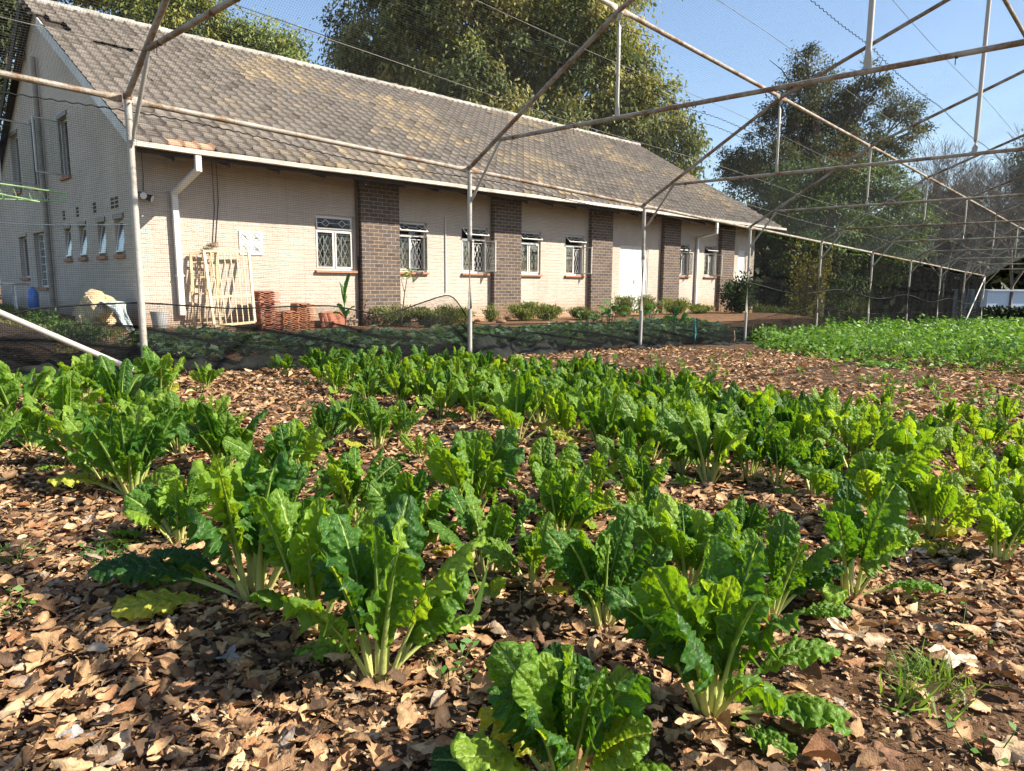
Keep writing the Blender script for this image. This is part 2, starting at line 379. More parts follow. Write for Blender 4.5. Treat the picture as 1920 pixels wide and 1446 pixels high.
# ------------------------------------------------------------------ ground
def gz(x, y):
    x = np.asarray(x, float); y = np.asarray(y, float)
    zf = -SL*np.clip(y, -40, 70)
    s = (x-B0[0])*WB[0]+(y-B0[1])*WB[1]; d = (x-B0[0])*IN[0]+(y-B0[1])*IN[1]
    zo = .15+.15*sstep(-s, 1.5, 4)+np.clip(d, 0, 30)*.05*sstep(-s, 3, 6)
    zo = zo*(1-sstep(s, 16, 26))+zf*sstep(s, 16, 26)
    k = sstep(-x, .2, 3.2)
    return zf*(1-k)+zo*k
def ground_mesh():
    gx = np.unique(np.concatenate([np.linspace(-160, -14, 30), np.linspace(-14, 12, 180), np.linspace(12, 160, 30)]))
    gy = np.unique(np.concatenate([np.linspace(-60, -10, 14), np.linspace(-10, 14, 190), np.linspace(14, 50, 60), np.linspace(50, 260, 24)]))
    X, Y = np.meshgrid(gx, gy, indexing='ij'); Z = gz(X, Y)
    infield = (X > -.1)
    Z = Z+lownoise(X, Y, 2.2)*.012+lownoise(X+9, Y, 6.)*.006
    s = (X-B0[0])*WB[0]+(Y-B0[1])*WB[1]; d = -((X-B0[0])*IN[0]+(Y-B0[1])*IN[1])
    c = np.empty(X.shape+(3,)); c[:] = (.135, .085, .055)
    fork = sstep(-X, .3, 2.0)[..., None]; c = c*(1-fork)+np.array([.215, .13, .075])*fork
    grass = sstep(-s, 2.9, 4.6)*sstep(-X, 3.2, 4.6); grass = np.maximum(grass, sstep(s, 19, 22)*sstep(-X, 1, 3)); grass = np.maximum(grass, sstep(Y, 45, 60))
    grass = (grass*np.clip(.75+.5*lownoise(X, Y, 1.5), 0, 1))[..., None]; c = c*(1-grass)+np.array([.085, .105, .03])*grass
    # bare trodden soil at the right-hand near corner of the field
    q = ground(1850, 1380); bare = np.exp(-(((X-q[0])/.55)**2+((Y-q[1])/.5)**2))[..., None]; c = c*(1-bare)+np.array([.20, .12, .07])*bare
    nx, ny = len(gx), len(gy); idx = np.arange(nx*ny).reshape(nx, ny)
    Q = np.stack([idx[:-1, :-1], idx[1:, :-1], idx[1:, 1:], idx[:-1, 1:]], -1).reshape(-1, 4)
    o = mesh_np('ground', np.stack([X, Y, Z], -1).reshape(-1, 3), Q, MAT['soil'], col=c.reshape(-1, 3), smooth=True); tag(o, kind='structure')
ground_mesh()

# ------------------------------------------------------------------ fallen leaves
def leaf_batch(n, P, L, nu, nv, flat=1.):
    """n curled dry leaves on grids of nu x nv cells"""
    u = np.linspace(0, 1, nu+1); v = np.linspace(-1, 1, nv+1)
    U, Vv = np.meshgrid(u, v, indexing='ij'); U = U[None]; Vv = Vv[None]
    typ = R.random(n)[:, None, None]
    wid = R.uniform(.16, .36, n)[:, None, None]
    pw = R.uniform(.55, 1.0, n)[:, None, None]
    sh = np.sin(pi*np.clip(U, .02, .985)**R.uniform(.7, 1.25, n)[:, None, None])**pw
    lob = 1+R.uniform(.15, .40, n)[:, None, None]*np.cos(2*pi*(U*R.choice([2., 2.5, 3.], n)[:, None, None]+R.random(n)[:, None, None]))*(typ < .45)
    frag = np.where(typ > .84, .6+.4*R.random((n, nu+1, 1)), 1.)
    hw = wid*sh*lob*frag
    fx = U-.5+Vv*np.abs(Vv)*hw*R.uniform(-.2, .5, n)[:, None, None]*(typ < .45)
    fy = hw*Vv*(1+.05*R.normal(size=(n, nu+1, 1)))
    a = R.normal(.15, .6, n)[:, None, None]; b = R.normal(0, .26, n)[:, None, None]; tws = R.normal(0, .35, n)[:, None, None]
    fz = (a*hw*Vv**2 + b*(U-.5)**2 + tws*(U-.5)*Vv*hw*2 + R.normal(0, .026, (n, nu+1, nv+1)))*flat
    Lc = np.asarray(L)[:, None]
    X = np.stack([fx, fy, fz], -1).reshape(n, -1, 3)*Lc[:, None]
    az = R.uniform(0, 2*pi, n); tl = R.normal(0, .17, n)*flat; rl = R.normal(0, .22, n)*flat
    ca, sa = np.cos(az), np.sin(az); ct, st = np.cos(tl), np.sin(tl); cl, sl_ = np.cos(rl), np.sin(rl)
    x, y, z = X[..., 0], X[..., 1], X[..., 2]
    y, z = y*cl[:, None]-z*sl_[:, None], y*sl_[:, None]+z*cl[:, None]
    x, z = x*ct[:, None]+z*st[:, None], -x*st[:, None]+z*ct[:, None]
    x, y = x*ca[:, None]-y*sa[:, None], x*sa[:, None]+y*ca[:, None]
    V = np.stack([x, y, z], -1)
    V[..., 2] -= np.minimum(V[..., 2].min(1), 0)[:, None]*.75
    V += P[:, None]
    m = (nu+1)*(nv+1); idx = np.arange(m).reshape(nu+1, nv+1)
    q = np.stack([idx[:-1, :-1], idx[1:, :-1], idx[1:, 1:], idx[:-1, 1:]], -1).reshape(-1, 4)
    Q = (np.arange(n)[:, None, None]*m+q[None]).reshape(-1, 4)
    pal = np.array([(.41, .275, .16), (.32, .205, .115), (.235, .145, .082), (.15, .092, .056), (.50, .36, .22), (.37, .285, .205), (.31, .165, .088), (.31, .27, .23), (.085, .056, .038)])
    c = 1.4*pal[R.choice(9, n, p=[.21, .20, .16, .14, .06, .05, .07, .02, .09])]*R.uniform(.75, 1.25, (n, 1))*np.array([.99, .95, .87])
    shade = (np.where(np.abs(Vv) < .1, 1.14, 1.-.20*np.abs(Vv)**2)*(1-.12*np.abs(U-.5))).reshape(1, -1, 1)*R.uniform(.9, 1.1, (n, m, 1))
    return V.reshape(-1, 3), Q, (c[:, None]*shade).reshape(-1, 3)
def field_points(n_per, d0, d1, xmin=-.35):
    """random field points whose distance from the viewpoint lies in a band"""
    area = .95*(d1*d1-d0*d0); n = int(n_per*area*1.1)
    x = R.uniform(xmin, 14, n*6); y = R.uniform(-9, 16, n*6)
    P = np.stack([x, y, gz(x, y)], 1); D = P-CAM; z = D@FW; h = np.abs(D@RT)
    ok = (z > d0) & (z < d1) & (h < z*.80+.3)
    return P[ok], n*6*n_per/max(1, n*6)
def litter_parts():
    parts = []
    for d0, d1, dens, nu, nv, lm in ((.6, 1.9, 3300, 9, 4, .036), (1.9, 3.2, 3000, 6, 4, .036), (3.2, 5.2, 2200, 4, 2, .040), (5.2, 8.5, 1200, 3, 2, .048), (8.5, 14.5, 420, 2, 2, .07)):
        A = 14.35*25; n = int(dens*A); x = R.uniform(-.35, 14, n); y = R.uniform(-9, 16, n)
        z = -SL*y; P = np.stack([x, y, z], 1); D = P-CAM; dz = D@FW; h = np.abs(D@RT)
        ok = (dz > d0) & (dz < d1) & (h < dz*.78+.3)
        q = ground(1850, 1380); bare = np.exp(-(((x-q[0])/.42)**2+((y-q[1])/.40)**2))
        strip = .5+.5*np.tanh(2.2*np.sin(x*2.1+y*.25+.6)) * sstep(y, -1.5, 1.)
        strip = np.where(y > -1., .30+.6*np.clip(strip, 0, 1), 1.)
        keep = R.random(n) < (1-.85*bare)*np.clip(.72+.5*lownoise(x, y, 3.), .25, 1)*strip
        P = P[ok & keep]; m = len(P)
        P[:, 2] = gz(P[:, 0], P[:, 1])+R.random(m)**2*.035+.003
        big = R.random(m) < .30; L = np.where(big, R.uniform(1.2, 2.1, m)*lm, np.exp(R.normal(math.log(lm*.62), .38, m))); L = np.clip(L, .010, .105)
        parts.append(leaf_batch(m, P, L, nu, nv))
    return parts
def build_litter():
    for i, p in enumerate(litter_parts()):
        if i == 0: VV, QQ, CC = [p[0]], [p[1]], [p[2]]; o = len(p[0])
        else: VV.append(p[0]); QQ.append(p[1]+o); CC.append(p[2]); o += len(p[0])
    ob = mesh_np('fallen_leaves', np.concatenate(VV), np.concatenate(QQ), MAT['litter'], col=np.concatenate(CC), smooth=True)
    tag(ob, 'brown dry leaves carpeting the soil between the chard plants', 'leaf litter', kind='stuff')
    n = 60000; x = R.uniform(2.5, 10.5, n*3); y = R.uniform(-7, 1, n*3); P = np.stack([x, y, gz(x, y)], 1); D = P-CAM; z = D@FW
    P = P[(z > .7) & (z < 4.2) & (np.abs(D@RT) < z*.8+.2) & (R.random(n*3) < 1.6/np.maximum(z, 1)**1.5)]; n = len(P); P[:, 2] += R.uniform(.002, .03, n)
    Vc, Qc, Cc = kites(P, unit(n)*np.array([1, 1, .35]), unit(n)*.5+np.array([0, 0, 1.]), R.uniform(.006, .022, n), R.uniform(.004, .012, n), np.array([(.42, .27, .15), (.30, .18, .10), (.17, .10, .06), (.55, .40, .26)])[R.integers(0, 4, n)]*R.uniform(.7, 1.2, (n, 1)))
    tag(mesh_np('leaf_crumbs', Vc, Qc, MAT['litter'], col=Cc), 'broken brown leaf crumbs strewn between the larger fallen leaves', 'leaf crumbs', kind='stuff')
    n = 1500; x = R.uniform(3., 10, n*6); y = R.uniform(-7, 3, n*6); P = np.stack([x, y, gz(x, y)], 1); D = P-CAM; z = D@FW
    P = P[(z > .8) & (z < 5) & (np.abs(D@RT) < z*.8+.2)][:n]; n = len(P)
    P[:, 2] += R.uniform(.004, .03, n); a = R.uniform(0, 2*pi, n); L = R.uniform(.02, .16, n)
    P1 = P+np.stack([np.cos(a)*L, np.sin(a)*L, R.normal(0, .14, n)*L], 1)
    V, Q = prisms(P, P1, R.uniform(.0006, .0022, n), .0006, 4)
    tag(mesh_np('twig_debris', V, Q, MAT['wood']), 'thin dry twigs and straws lying among the fallen leaves', 'twigs', kind='stuff')
build_litter()

def plane_leaf(px, py, size, col, label, tilt=.2):
    """a single large lobed leaf lying on the litter"""
    p = ground(px, py); n = 72; t = np.linspace(0, 2*pi, n, endpoint=False)
    lob = np.zeros(n)
    for a0, w_, l_ in ((0, .42, 1.), (1.05, .4, .92), (-1.05, .4, .92), (2.1, .42, .62), (-2.1, .42, .62)):
        d = np.abs((t-a0+pi) % (2*pi)-pi); lob = np.maximum(lob, l_*np.clip(1-d/.62, 0, 1)**.75)
    r = size*(.30+.70*lob)*(1+.05*np.sin(t*17)); rings = [0.02, .35, .7, 1.]
    az = R.uniform(0, 6.28); V = []
    for k in rings:
        rr = r*k; z = .10*size*np.cos(3*t+az)*k*k+.16*size*np.sin(t*2+az)*k**3+.25*size*k**2*.6*(R.random()-.3)+.02*size*np.sin(9*t)*k
        V.append(np.stack([rr*np.cos(t+az), rr*np.sin(t+az), z], 1))
    V = np.concatenate(V); V[:, 2] += V[:, 0]*tilt*R.uniform(-1, 1)
    V[:, 2] -= V[:, 2].min()*.8; V += np.array([p[0], p[1], gz(p[0], p[1])+.02])
    Q = [[k*n+i, k*n+(i+1) % n, (k+1)*n+(i+1) % n, (k+1)*n+i] for k in range(len(rings)-1) for i in range(n)]
    o = mesh_np('plane_tree_leaf', V, Q, MAT['litter'], col=np.tile(np.asarray(col)*R.uniform(.93, 1.07), (len(V), 1)), smooth=True)
    tag(o, label, 'leaf', 'large fallen plane tree leaves')
for a in ((1588, 1204, .062, (.80, .66, .46), 'pale cream lobed leaf lying right of the big white-stalked chard'),
          (1790, 1252, .066, (.72, .60, .44), 'pale lobed leaf lying behind the green grass tuft at bottom right'),
          (1885, 1425, .066, (.55, .39, .24), 'broad tan leaf lying in the bottom right corner'),
          (1640, 1440, .06, (.24, .13, .075), 'dark brown curled leaf at the bottom edge below the grass tuft'),
          (150, 1405, .045, (.36, .35, .35), 'grey weathered leaf at the bottom left of the litter'),
          (430, 1250, .034, (.40, .40, .42), 'small grey leaf in the shade left of the front chard'),
          (1715, 1050, .05, (.66, .54, .38), 'pale leaf between the upright single chard leaf and right-hand plants')):
    plane_leaf(*a)

# ------------------------------------------------------------------ chard
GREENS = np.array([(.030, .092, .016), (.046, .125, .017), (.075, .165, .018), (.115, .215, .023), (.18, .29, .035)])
def chard_leaf(L, Wd, az, el, droop, nu, nv, col, pf, rng, cup, curl, ruf, twist):
    m = nu+7; tt = np.concatenate([np.linspace(0, pf, 7, endpoint=False), np.linspace(pf, 1, nu+1)])
    th = el-droop*tt**1.7
    dl = np.diff(tt)*L; thm = (th[1:]+th[:-1])/2
    hx = np.concatenate([[0], np.cumsum(np.cos(thm)*dl)]); hz = np.concatenate([[0], np.cumsum(np.sin(thm)*dl)])
    sway = rng.normal(0, .05)*tt**2*L
    A = np.array([math.cos(az), math.sin(az), 0]); S0 = np.array([-math.sin(az), math.cos(az), 0]); Z = np.array([0, 0, 1.])
    mid = hx[:, None]*A+hz[:, None]*Z+sway[:, None]*S0
    T = np.cos(th)[:, None]*A+np.sin(th)[:, None]*Z
    tw_ = twist*tt; N0 = np.cross(T, S0); S = S0*np.cos(tw_)[:, None]+N0*np.sin(tw_)[:, None]; N = np.cross(T, S)
    u = np.linspace(0, 1, nu+1); v = np.linspace(-1, 1, nv+1); U, Vv = np.meshgrid(u, v, indexing='ij'); av = np.abs(Vv)
    sh = sstep(u, -.12, .52)**.85*np.sqrt(np.clip(1-(np.clip(u-.52, 0, 1)/.482)**2.3, 0, 1)); sh = np.maximum(sh, .05*(1-u)); sh *= 1+.07*np.sin(2*pi*(3.3*u+rng.random()))+.04*np.sin(2*pi*(7*u+rng.random()))
    hw = (Wd*sh)[:, None]
    ph = rng.random(2)*6.28; k1 = rng.uniform(3., 5.2); side = (Vv > 0)
    rw = np.sin(2*pi*k1*U+np.where(side, ph[0], ph[1])+1.3*np.sin(5*U+ph[0]))+.55*np.sin(2*pi*k1*2.3*U+np.where(side, ph[1], ph[0]))
    t = 8*U-2*av; sav = np.abs(np.cos(pi*t))**.8*(1-av**5)*np.clip(av*7, 0, 1)
    uu = U*L*(1-pf); ll = av*hw; bub = .0045*(np.sin(uu*330+ph[0]+2*np.sin(ll*90))*np.sin(ll*300+ph[1]+1.5*np.sin(uu*110))+.6*np.sin(uu*190-ll*230+ph[1]))*min(1., nv/14)
    env = np.sin(pi*np.clip(U, 0.02, .98))**.4
    nz = cup*av*hw - curl*av**2.6*hw + ruf*Wd*av**2.2*rw*env*.62 + .15*Wd*sav*env + bub*env*np.clip(av*9-.5, 0, 1)
    lat = Vv*hw*(1-.12*cup*cup)*(1+.07*rw*av)
    lng = .16*hw*av**2*rng.uniform(-.6, 1.) + .05*Wd*np.roll(rw, 1, 0)*av**2
    bm = mid[6+1:]; bS = S[7:]; bN = N[7:]; bT = T[7:]
    V = bm[:, None]+bS[:, None]*lat[..., None]+bN[:, None]*nz[..., None]+bT[:, None]*lng[..., None]
    idx = np.arange((nu+1)*(nv+1)).reshape(nu+1, nv+1)
    Q = np.stack([idx[:-1, :-1], idx[1:, :-1], idx[1:, 1:], idx[:-1, 1:]], -1).reshape(-1, 4)
    uv = np.stack([U, (Vv+1)/2], -1).reshape(-1, 2)
    edge = (1+.25*(av-.4))[..., None]
    C = (np.asarray(col)*np.ones((nu+1, nv+1, 1))*edge).reshape(-1, 3)
    # stalk: flat tapered ribbon-like tube running on as the midrib
    ns = len(tt); keep = np.arange(0, int(ns*.88)); n_s = 8
    tk = tt[keep]; wv = (Wd*.4+.045)*(.16*np.clip(1-tk/.95, 0, 1)**.8+.012); hk = wv*.5
    cen = mid[keep]-N[keep]*(hk*.85)[:, None]
    ang = 2*pi*np.arange(n_s)/n_s
    SV = cen[:, None]+S[keep][:, None]*(np.cos(ang)[None, :, None]*wv[:, None, None])+N[keep][:, None]*(np.sin(ang)[None, :, None]*hk[:, None, None])
    a = np.arange(len(keep)*n_s).reshape(len(keep), n_s); b = np.roll(a, -1, 1)
    SQ = np.stack([a[:-1], b[:-1], b[1:], a[1:]], -1).reshape(-1, 4)
    f = np.clip(tk/pf, 0, 1)[:, None, None]; f2 = np.clip((tk-pf)/.4, 0, 1)[:, None, None]
    SC = (np.array([.66, .60, .25])*(1-f)+np.array([.42, .50, .13])*f)*(1-f2)+np.array([.20, .33, .06])*f2
    SC = np.broadcast_to(SC, SV.shape)
    return (V.reshape(-1, 3), Q, C, uv), (SV.reshape(-1, 3), SQ, SC.reshape(-1, 3))
def chard_meshes(seed, nl, nu, nv, spread=1., light=.3, wide=1., old=1, lean=(0., 0.), extra=()):
    """one chard plant of unit height class (about 0.40 m): returns leaf and stalk geometry"""
    rng = np.random.default_rng(seed); lv, st = [], []; az0 = rng.uniform(0, 6.28)
    for i in range(nl):
        r = i/max(nl-1, 1)                      # 0 inner .. 1 outer
        az = az0+i*2.39996+rng.normal(0, .25)
        el = math.radians(88-r*31*spread+rng.normal(0, 6)); droop = (.12+.95*r*rng.uniform(.4, 1.35))*spread
        L = (.35+.12*math.sin(pi*(.25+.6*r)))*rng.uniform(.82, 1.08)
        Wd = rng.uniform(.052, .084)*wide*(.85 if r < .2 else 1.)
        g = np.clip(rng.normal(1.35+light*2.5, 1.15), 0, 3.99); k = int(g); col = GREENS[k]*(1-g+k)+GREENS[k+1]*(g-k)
        pf = rng.uniform(.25, .38)+.05*r
        if i >= nl-old:
            el = math.radians(rng.uniform(15, 38)); droop = rng.uniform(.5, 1.1); L *= .8; col = np.array([.32, .33, .04]) if rng.random() < .35 else GREENS[4]*1.1 if rng.random() < .6 else GREENS[3]
        a, b = chard_leaf(L, Wd, az, el, droop, nu, nv, col, pf, rng, rng.uniform(-.05, .6), rng.uniform(.1, .8), rng.uniform(.24, .55), rng.normal(0, .6))
        off = np.array([math.cos(az), math.sin(az), 0])*.012*(1+r)
        ln = np.array([[lean[0], lean[1], 0]])
        for q, dst in ((a, lv), (b, st)):
            V = q[0]+off; V = V+ln*V[:, 2:3]; dst.append((V,)+q[1:])
    for (az, el, L, Wd, droop, col) in extra:
        a, b = chard_leaf(L, Wd, az, math.radians(el), droop, nu, nv, np.array(col), .40, rng, .2, .3, .3, rng.normal(0, .3)); lv.append(a); st.append(b)
    def cat(ps):
        o = 0; Vs, Qs, Cs, Us = [], [], [], []
        for p in ps:
            Vs.append(p[0]); Qs.append(p[1]+o); Cs.append(p[2]); o += len(p[0])
            if len(p) > 3: Us.append(p[3])
        return np.concatenate(Vs), np.concatenate(Qs), np.concatenate(Cs), (np.concatenate(Us) if Us else None)
    return cat(lv), cat(st)
ZMAX = {}
GROUPC = 'chard plants growing in the shade house bed'
def new_chard(seed, label, loc, scale, rz, **k):
    lv, st = chard_meshes(seed, **k)
    zs_ = np.sort(lv[0][:, 2])[-60:].mean(); scale = scale*.41/zs_
    t = thing('chard_plant', label, 'chard plant', loc, rz, GROUPC); t.scale = (scale,)*3; ZMAX[t.name] = zs_
    mesh_np('leaves', lv[0], lv[1], MAT['chard'], t, lv[2], lv[3], True)
    mesh_np('stalks', st[0], st[1], MAT['stalk'], t, st[2], None, True)
    return t
def dup(root, loc, rz, scale, label):
    r = root.copy(); COL.objects.link(r); r.location = Vector([float(x) for x in loc]); r.rotation_euler = (0, 0, rz); r.scale = (scale,)*3; r['label'] = label
    for ch in root.children:
        c = ch.copy(); COL.objects.link(c); c.parent = r
    return r
def base_h(px, py, top):
    p = ground(px, py); p[2] = gz(p[0], p[1]); d = depth_of(p)
    q = plane(px, top, p, (FW[0], FW[1], 0)); return p, q[2]-p[2]
# near plants: base pixel, top pixel, leaves, spread, light, width
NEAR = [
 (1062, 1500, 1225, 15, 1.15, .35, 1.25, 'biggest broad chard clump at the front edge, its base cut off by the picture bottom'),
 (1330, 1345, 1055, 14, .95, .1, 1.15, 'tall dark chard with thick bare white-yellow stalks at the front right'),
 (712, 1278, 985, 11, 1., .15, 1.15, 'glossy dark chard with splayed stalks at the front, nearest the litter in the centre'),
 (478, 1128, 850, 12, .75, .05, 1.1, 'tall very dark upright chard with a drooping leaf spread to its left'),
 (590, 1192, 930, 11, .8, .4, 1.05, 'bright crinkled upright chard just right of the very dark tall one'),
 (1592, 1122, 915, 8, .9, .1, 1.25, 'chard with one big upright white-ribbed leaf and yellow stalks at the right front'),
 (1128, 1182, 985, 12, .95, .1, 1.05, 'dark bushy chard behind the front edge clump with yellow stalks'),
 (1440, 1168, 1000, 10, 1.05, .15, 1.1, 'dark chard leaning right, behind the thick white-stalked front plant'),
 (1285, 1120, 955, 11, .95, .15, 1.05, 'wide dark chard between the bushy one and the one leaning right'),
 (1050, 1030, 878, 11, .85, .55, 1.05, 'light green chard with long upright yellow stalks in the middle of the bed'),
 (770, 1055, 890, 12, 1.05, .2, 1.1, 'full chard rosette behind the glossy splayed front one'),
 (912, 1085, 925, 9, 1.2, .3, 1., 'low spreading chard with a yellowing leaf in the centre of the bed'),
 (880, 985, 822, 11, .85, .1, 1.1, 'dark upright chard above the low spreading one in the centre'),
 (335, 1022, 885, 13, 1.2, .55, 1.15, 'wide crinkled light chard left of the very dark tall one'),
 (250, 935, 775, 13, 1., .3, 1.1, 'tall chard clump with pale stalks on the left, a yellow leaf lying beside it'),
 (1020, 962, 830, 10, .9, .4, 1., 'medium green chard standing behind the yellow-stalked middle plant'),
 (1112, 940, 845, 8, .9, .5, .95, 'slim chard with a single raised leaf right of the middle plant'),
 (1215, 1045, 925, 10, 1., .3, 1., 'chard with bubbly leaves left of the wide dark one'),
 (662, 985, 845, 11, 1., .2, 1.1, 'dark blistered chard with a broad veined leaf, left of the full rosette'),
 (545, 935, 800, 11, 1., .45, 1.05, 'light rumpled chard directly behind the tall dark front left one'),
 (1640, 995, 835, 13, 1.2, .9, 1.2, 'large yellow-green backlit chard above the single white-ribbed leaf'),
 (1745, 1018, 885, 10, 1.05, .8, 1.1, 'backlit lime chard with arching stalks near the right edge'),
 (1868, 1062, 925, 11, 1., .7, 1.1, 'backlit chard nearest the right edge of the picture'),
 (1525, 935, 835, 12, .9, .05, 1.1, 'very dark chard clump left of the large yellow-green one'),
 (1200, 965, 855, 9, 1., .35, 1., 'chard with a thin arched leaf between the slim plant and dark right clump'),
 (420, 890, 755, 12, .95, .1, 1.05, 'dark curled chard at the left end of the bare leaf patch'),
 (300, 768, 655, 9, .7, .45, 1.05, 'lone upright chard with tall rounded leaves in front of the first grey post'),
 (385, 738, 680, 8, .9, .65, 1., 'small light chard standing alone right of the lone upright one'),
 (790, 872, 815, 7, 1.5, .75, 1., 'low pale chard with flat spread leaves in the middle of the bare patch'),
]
# single sprawling leaves: plant number -> (bearing from picture right, rise, length, half width, droop, colour)
AZR = math.atan2(RT[1], RT[0]); YEL, DRK, MIDG = (.36, .38, .05), (.028, .085, .016), (.10, .21, .02)
EXTRA = {14: [(175, 26, .42, .07, .65, YEL)], 3: [(190, 30, .46, .075, .75, DRK), (212, 18, .36, .055, .4, YEL), (172, 38, .36, .06, .9, DRK)], 13: [(186, 22, .40, .07, .5, MIDG), (200, 14, .42, .06, .3, YEL)],
         1: [(12, 46, .44, .055, 1.2, MIDG), (-25, 28, .36, .055, .9, MIDG), (-50, 18, .26, .042, .5, MIDG)], 7: [(20, 44, .44, .085, .6, DRK), (-8, 26, .36, .06, .6, MIDG)], 5: [(-12, 28, .36, .055, .8, MIDG), (5, 60, .40, .05, .9, MIDG)], 0: [(178, 26, .40, .085, .55, DRK), (205, 30, .36, .07, .8, MIDG)], 2: [(35, 34, .34, .05, .8, MIDG)], 11: [(10, 36, .40, .06, .9, YEL)], 28: [(180, 35, .36, .09, .9, MIDG)]}
for i, (px, py, top, nl, sp, li, wd_, lab) in enumerate(NEAR):
    p, h = base_h(px, py, top)
    fine = depth_of(p) < 3.2
    rz = rnd.uniform(0, 6.28); ex = [(AZR+math.radians(a_)-rz,)+q for (a_, *q) in [(t[0],)+tuple(t[1:]) for t in EXTRA.get(i, ())] for q in [tuple(q)]]
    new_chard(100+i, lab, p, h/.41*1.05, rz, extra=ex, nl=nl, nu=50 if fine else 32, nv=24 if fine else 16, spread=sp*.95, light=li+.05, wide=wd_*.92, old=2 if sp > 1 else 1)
# prototypes for the rows behind: each is itself planted once, then copied
FAR = []
def row(pts, light, lab, jit=8):
    for (px, py, top) in pts: FAR.append((px+rnd.uniform(-jit, jit), py+rnd.uniform(-3, 3), top+rnd.uniform(-6, 6), light, lab))
Lleft = 'green chard in the crowded left-hand rows in front of the leaning white pipe'
row([(200, 905, 785), (120, 835, 715), (40, 805, 690), (230, 795, 680), (340, 850, 742), (165, 762, 672), (95, 770, 700), (15, 750, 700), (60, 850, 770), (280, 850, 745), (150, 875, 765), (-30, 800, 700), (-20, 870, 760), (390, 840, 750), (250, 840, 735)], .4, Lleft)
Lmid = 'green chard in the middle rows beyond the foreground plants'
row([(610, 842, 765), (705, 850, 750), (660, 820, 750), (560, 880, 810), (1330, 905, 782), (1275, 890, 775), (1400, 900, 790), (1130, 852, 742), (1450, 915, 820), (760, 830, 770), (1215, 870, 760), (1060, 830, 735), (960, 830, 720), (1010, 800, 715)], .3, Lmid)
Lfill = 'medium green chard standing in the gaps between the large foreground chards'
row([(400, 965, 862), (1385, 1050, 945), (1005, 1110, 992), (1092, 990, 895), (845, 925, 840), (535, 1015, 880), (1185, 905, 812), (640, 1090, 970)], .35, Lfill)
Lright = 'sunlit chard in the right-hand rows in front of the brown bare strip'
row([(1870, 965, 860), (1800, 915, 835), (1705, 905, 795), (1780, 805, 755), (1890, 800, 760), (1855, 850, 790), (1600, 885, 775), (1560, 845, 750), (1905, 915, 850), (1490, 865, 765), (1650, 850, 765), (1720, 850, 780), (1790, 860, 800), (1930, 860, 800), (1960, 930, 850), (1660, 780, 745), (1540, 790, 735), (1830, 820, 785), (1610, 820, 750), (1950, 1000, 880)], .65, Lright)
Lback = 'green chard in the dense back rows next to the black net skirt'
for k, (y, x0, x1, st, hh) in enumerate(((705, 545, 930, 40, 46), (722, 600, 1130, 44, 50), (742, 640, 1250, 48, 56), (765, 690, 1340, 52, 64), (792, 830, 1480, 56, 72), (822, 1130, 1560, 62, 80), (850, 1190, 1480, 66, 92))):
    row([(x, y+(x-x0)*.012, y-hh) for x in np.arange(x0, x1, st)], .3, Lback, 14)
PROTO = []
for i, (px, py, top, li, lab) in enumerate(FAR):
    p, h = base_h(px, py, top); h = np.clip(h, .22, .46)
    if i < 14 or not PROTO: pass
    key = min(range(3), key=lambda q: abs((.15, .4, .75)[q]-li-rnd.uniform(-.15, .15)))
    cand = [q for q in PROTO if q[1] == key]
    if len(cand) < 6:
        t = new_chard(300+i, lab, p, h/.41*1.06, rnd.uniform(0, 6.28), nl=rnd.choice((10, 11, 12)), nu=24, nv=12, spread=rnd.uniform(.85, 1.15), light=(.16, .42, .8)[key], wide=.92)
        PROTO.append((t, key))
    else:
        src = rnd.choice(cand)[0]; dup(src, p, rnd.uniform(0, 6.28), h/ZMAX[src.name]*rnd.uniform(1.0, 1.16), lab)

# ------------------------------------------------------------------ shade house frame
SP = 4.5327; HE, Q1, H1, QC, HC, QT, HT = 2.7355, 2.534, 4.254, 5.304, 5.36, .625, 3.057
frame = thing('shade_house_frame', 'rusty grey steel pipe frame of the shade house with arched roof trusses over the chard', 'greenhouse frame', (0, 0, 0))
def pipe(name, a, b, r, rust=None, crimp=(0, 0), seg=2, extra=None):
    m = MB(); a = np.asarray(a, float); b = np.asarray(b, float); L = np.linalg.norm(b-a); ts = [0.]; fl = [(1, 1)]; rr = [r]
    pts, fl, rr = [], [], []
    def put(t, f, q): pts.append(a+(b-a)*t); fl.append(f); rr.append(q)
    e = min(.12/L, .2)
    if crimp[0]: put(0, (1.35, .22), r); put(e*.55, (1.35, .25), r); put(e*1.3, (1, 1), r)
    else: put(0, (1, 1), r)
    for k in range(1, seg): put(k/seg, (1, 1), r)
    if crimp[1]: put(1-e*1.3, (1, 1), r); put(1-e*.55, (1.35, .25), r); put(1, (1.35, .22), r)
    else: put(1, (1, 1), r)
    w = np.array([rnd.gauss(0, .004) for _ in range(3)])
    for i in range(1, len(pts)-1): pts[i] = pts[i]+w
    m.tube(pts, rr, 12, fl, rust if rust is not None else rnd.uniform(-.12, .06), upv=(0, 0, 1))
    if extra: extra(m)
    return m.build(name, MAT['pipe'], frame, True)
def wraps(m, a, b, ts, r):     # black ties round a bar
    pass
NB = range(-1, 10)
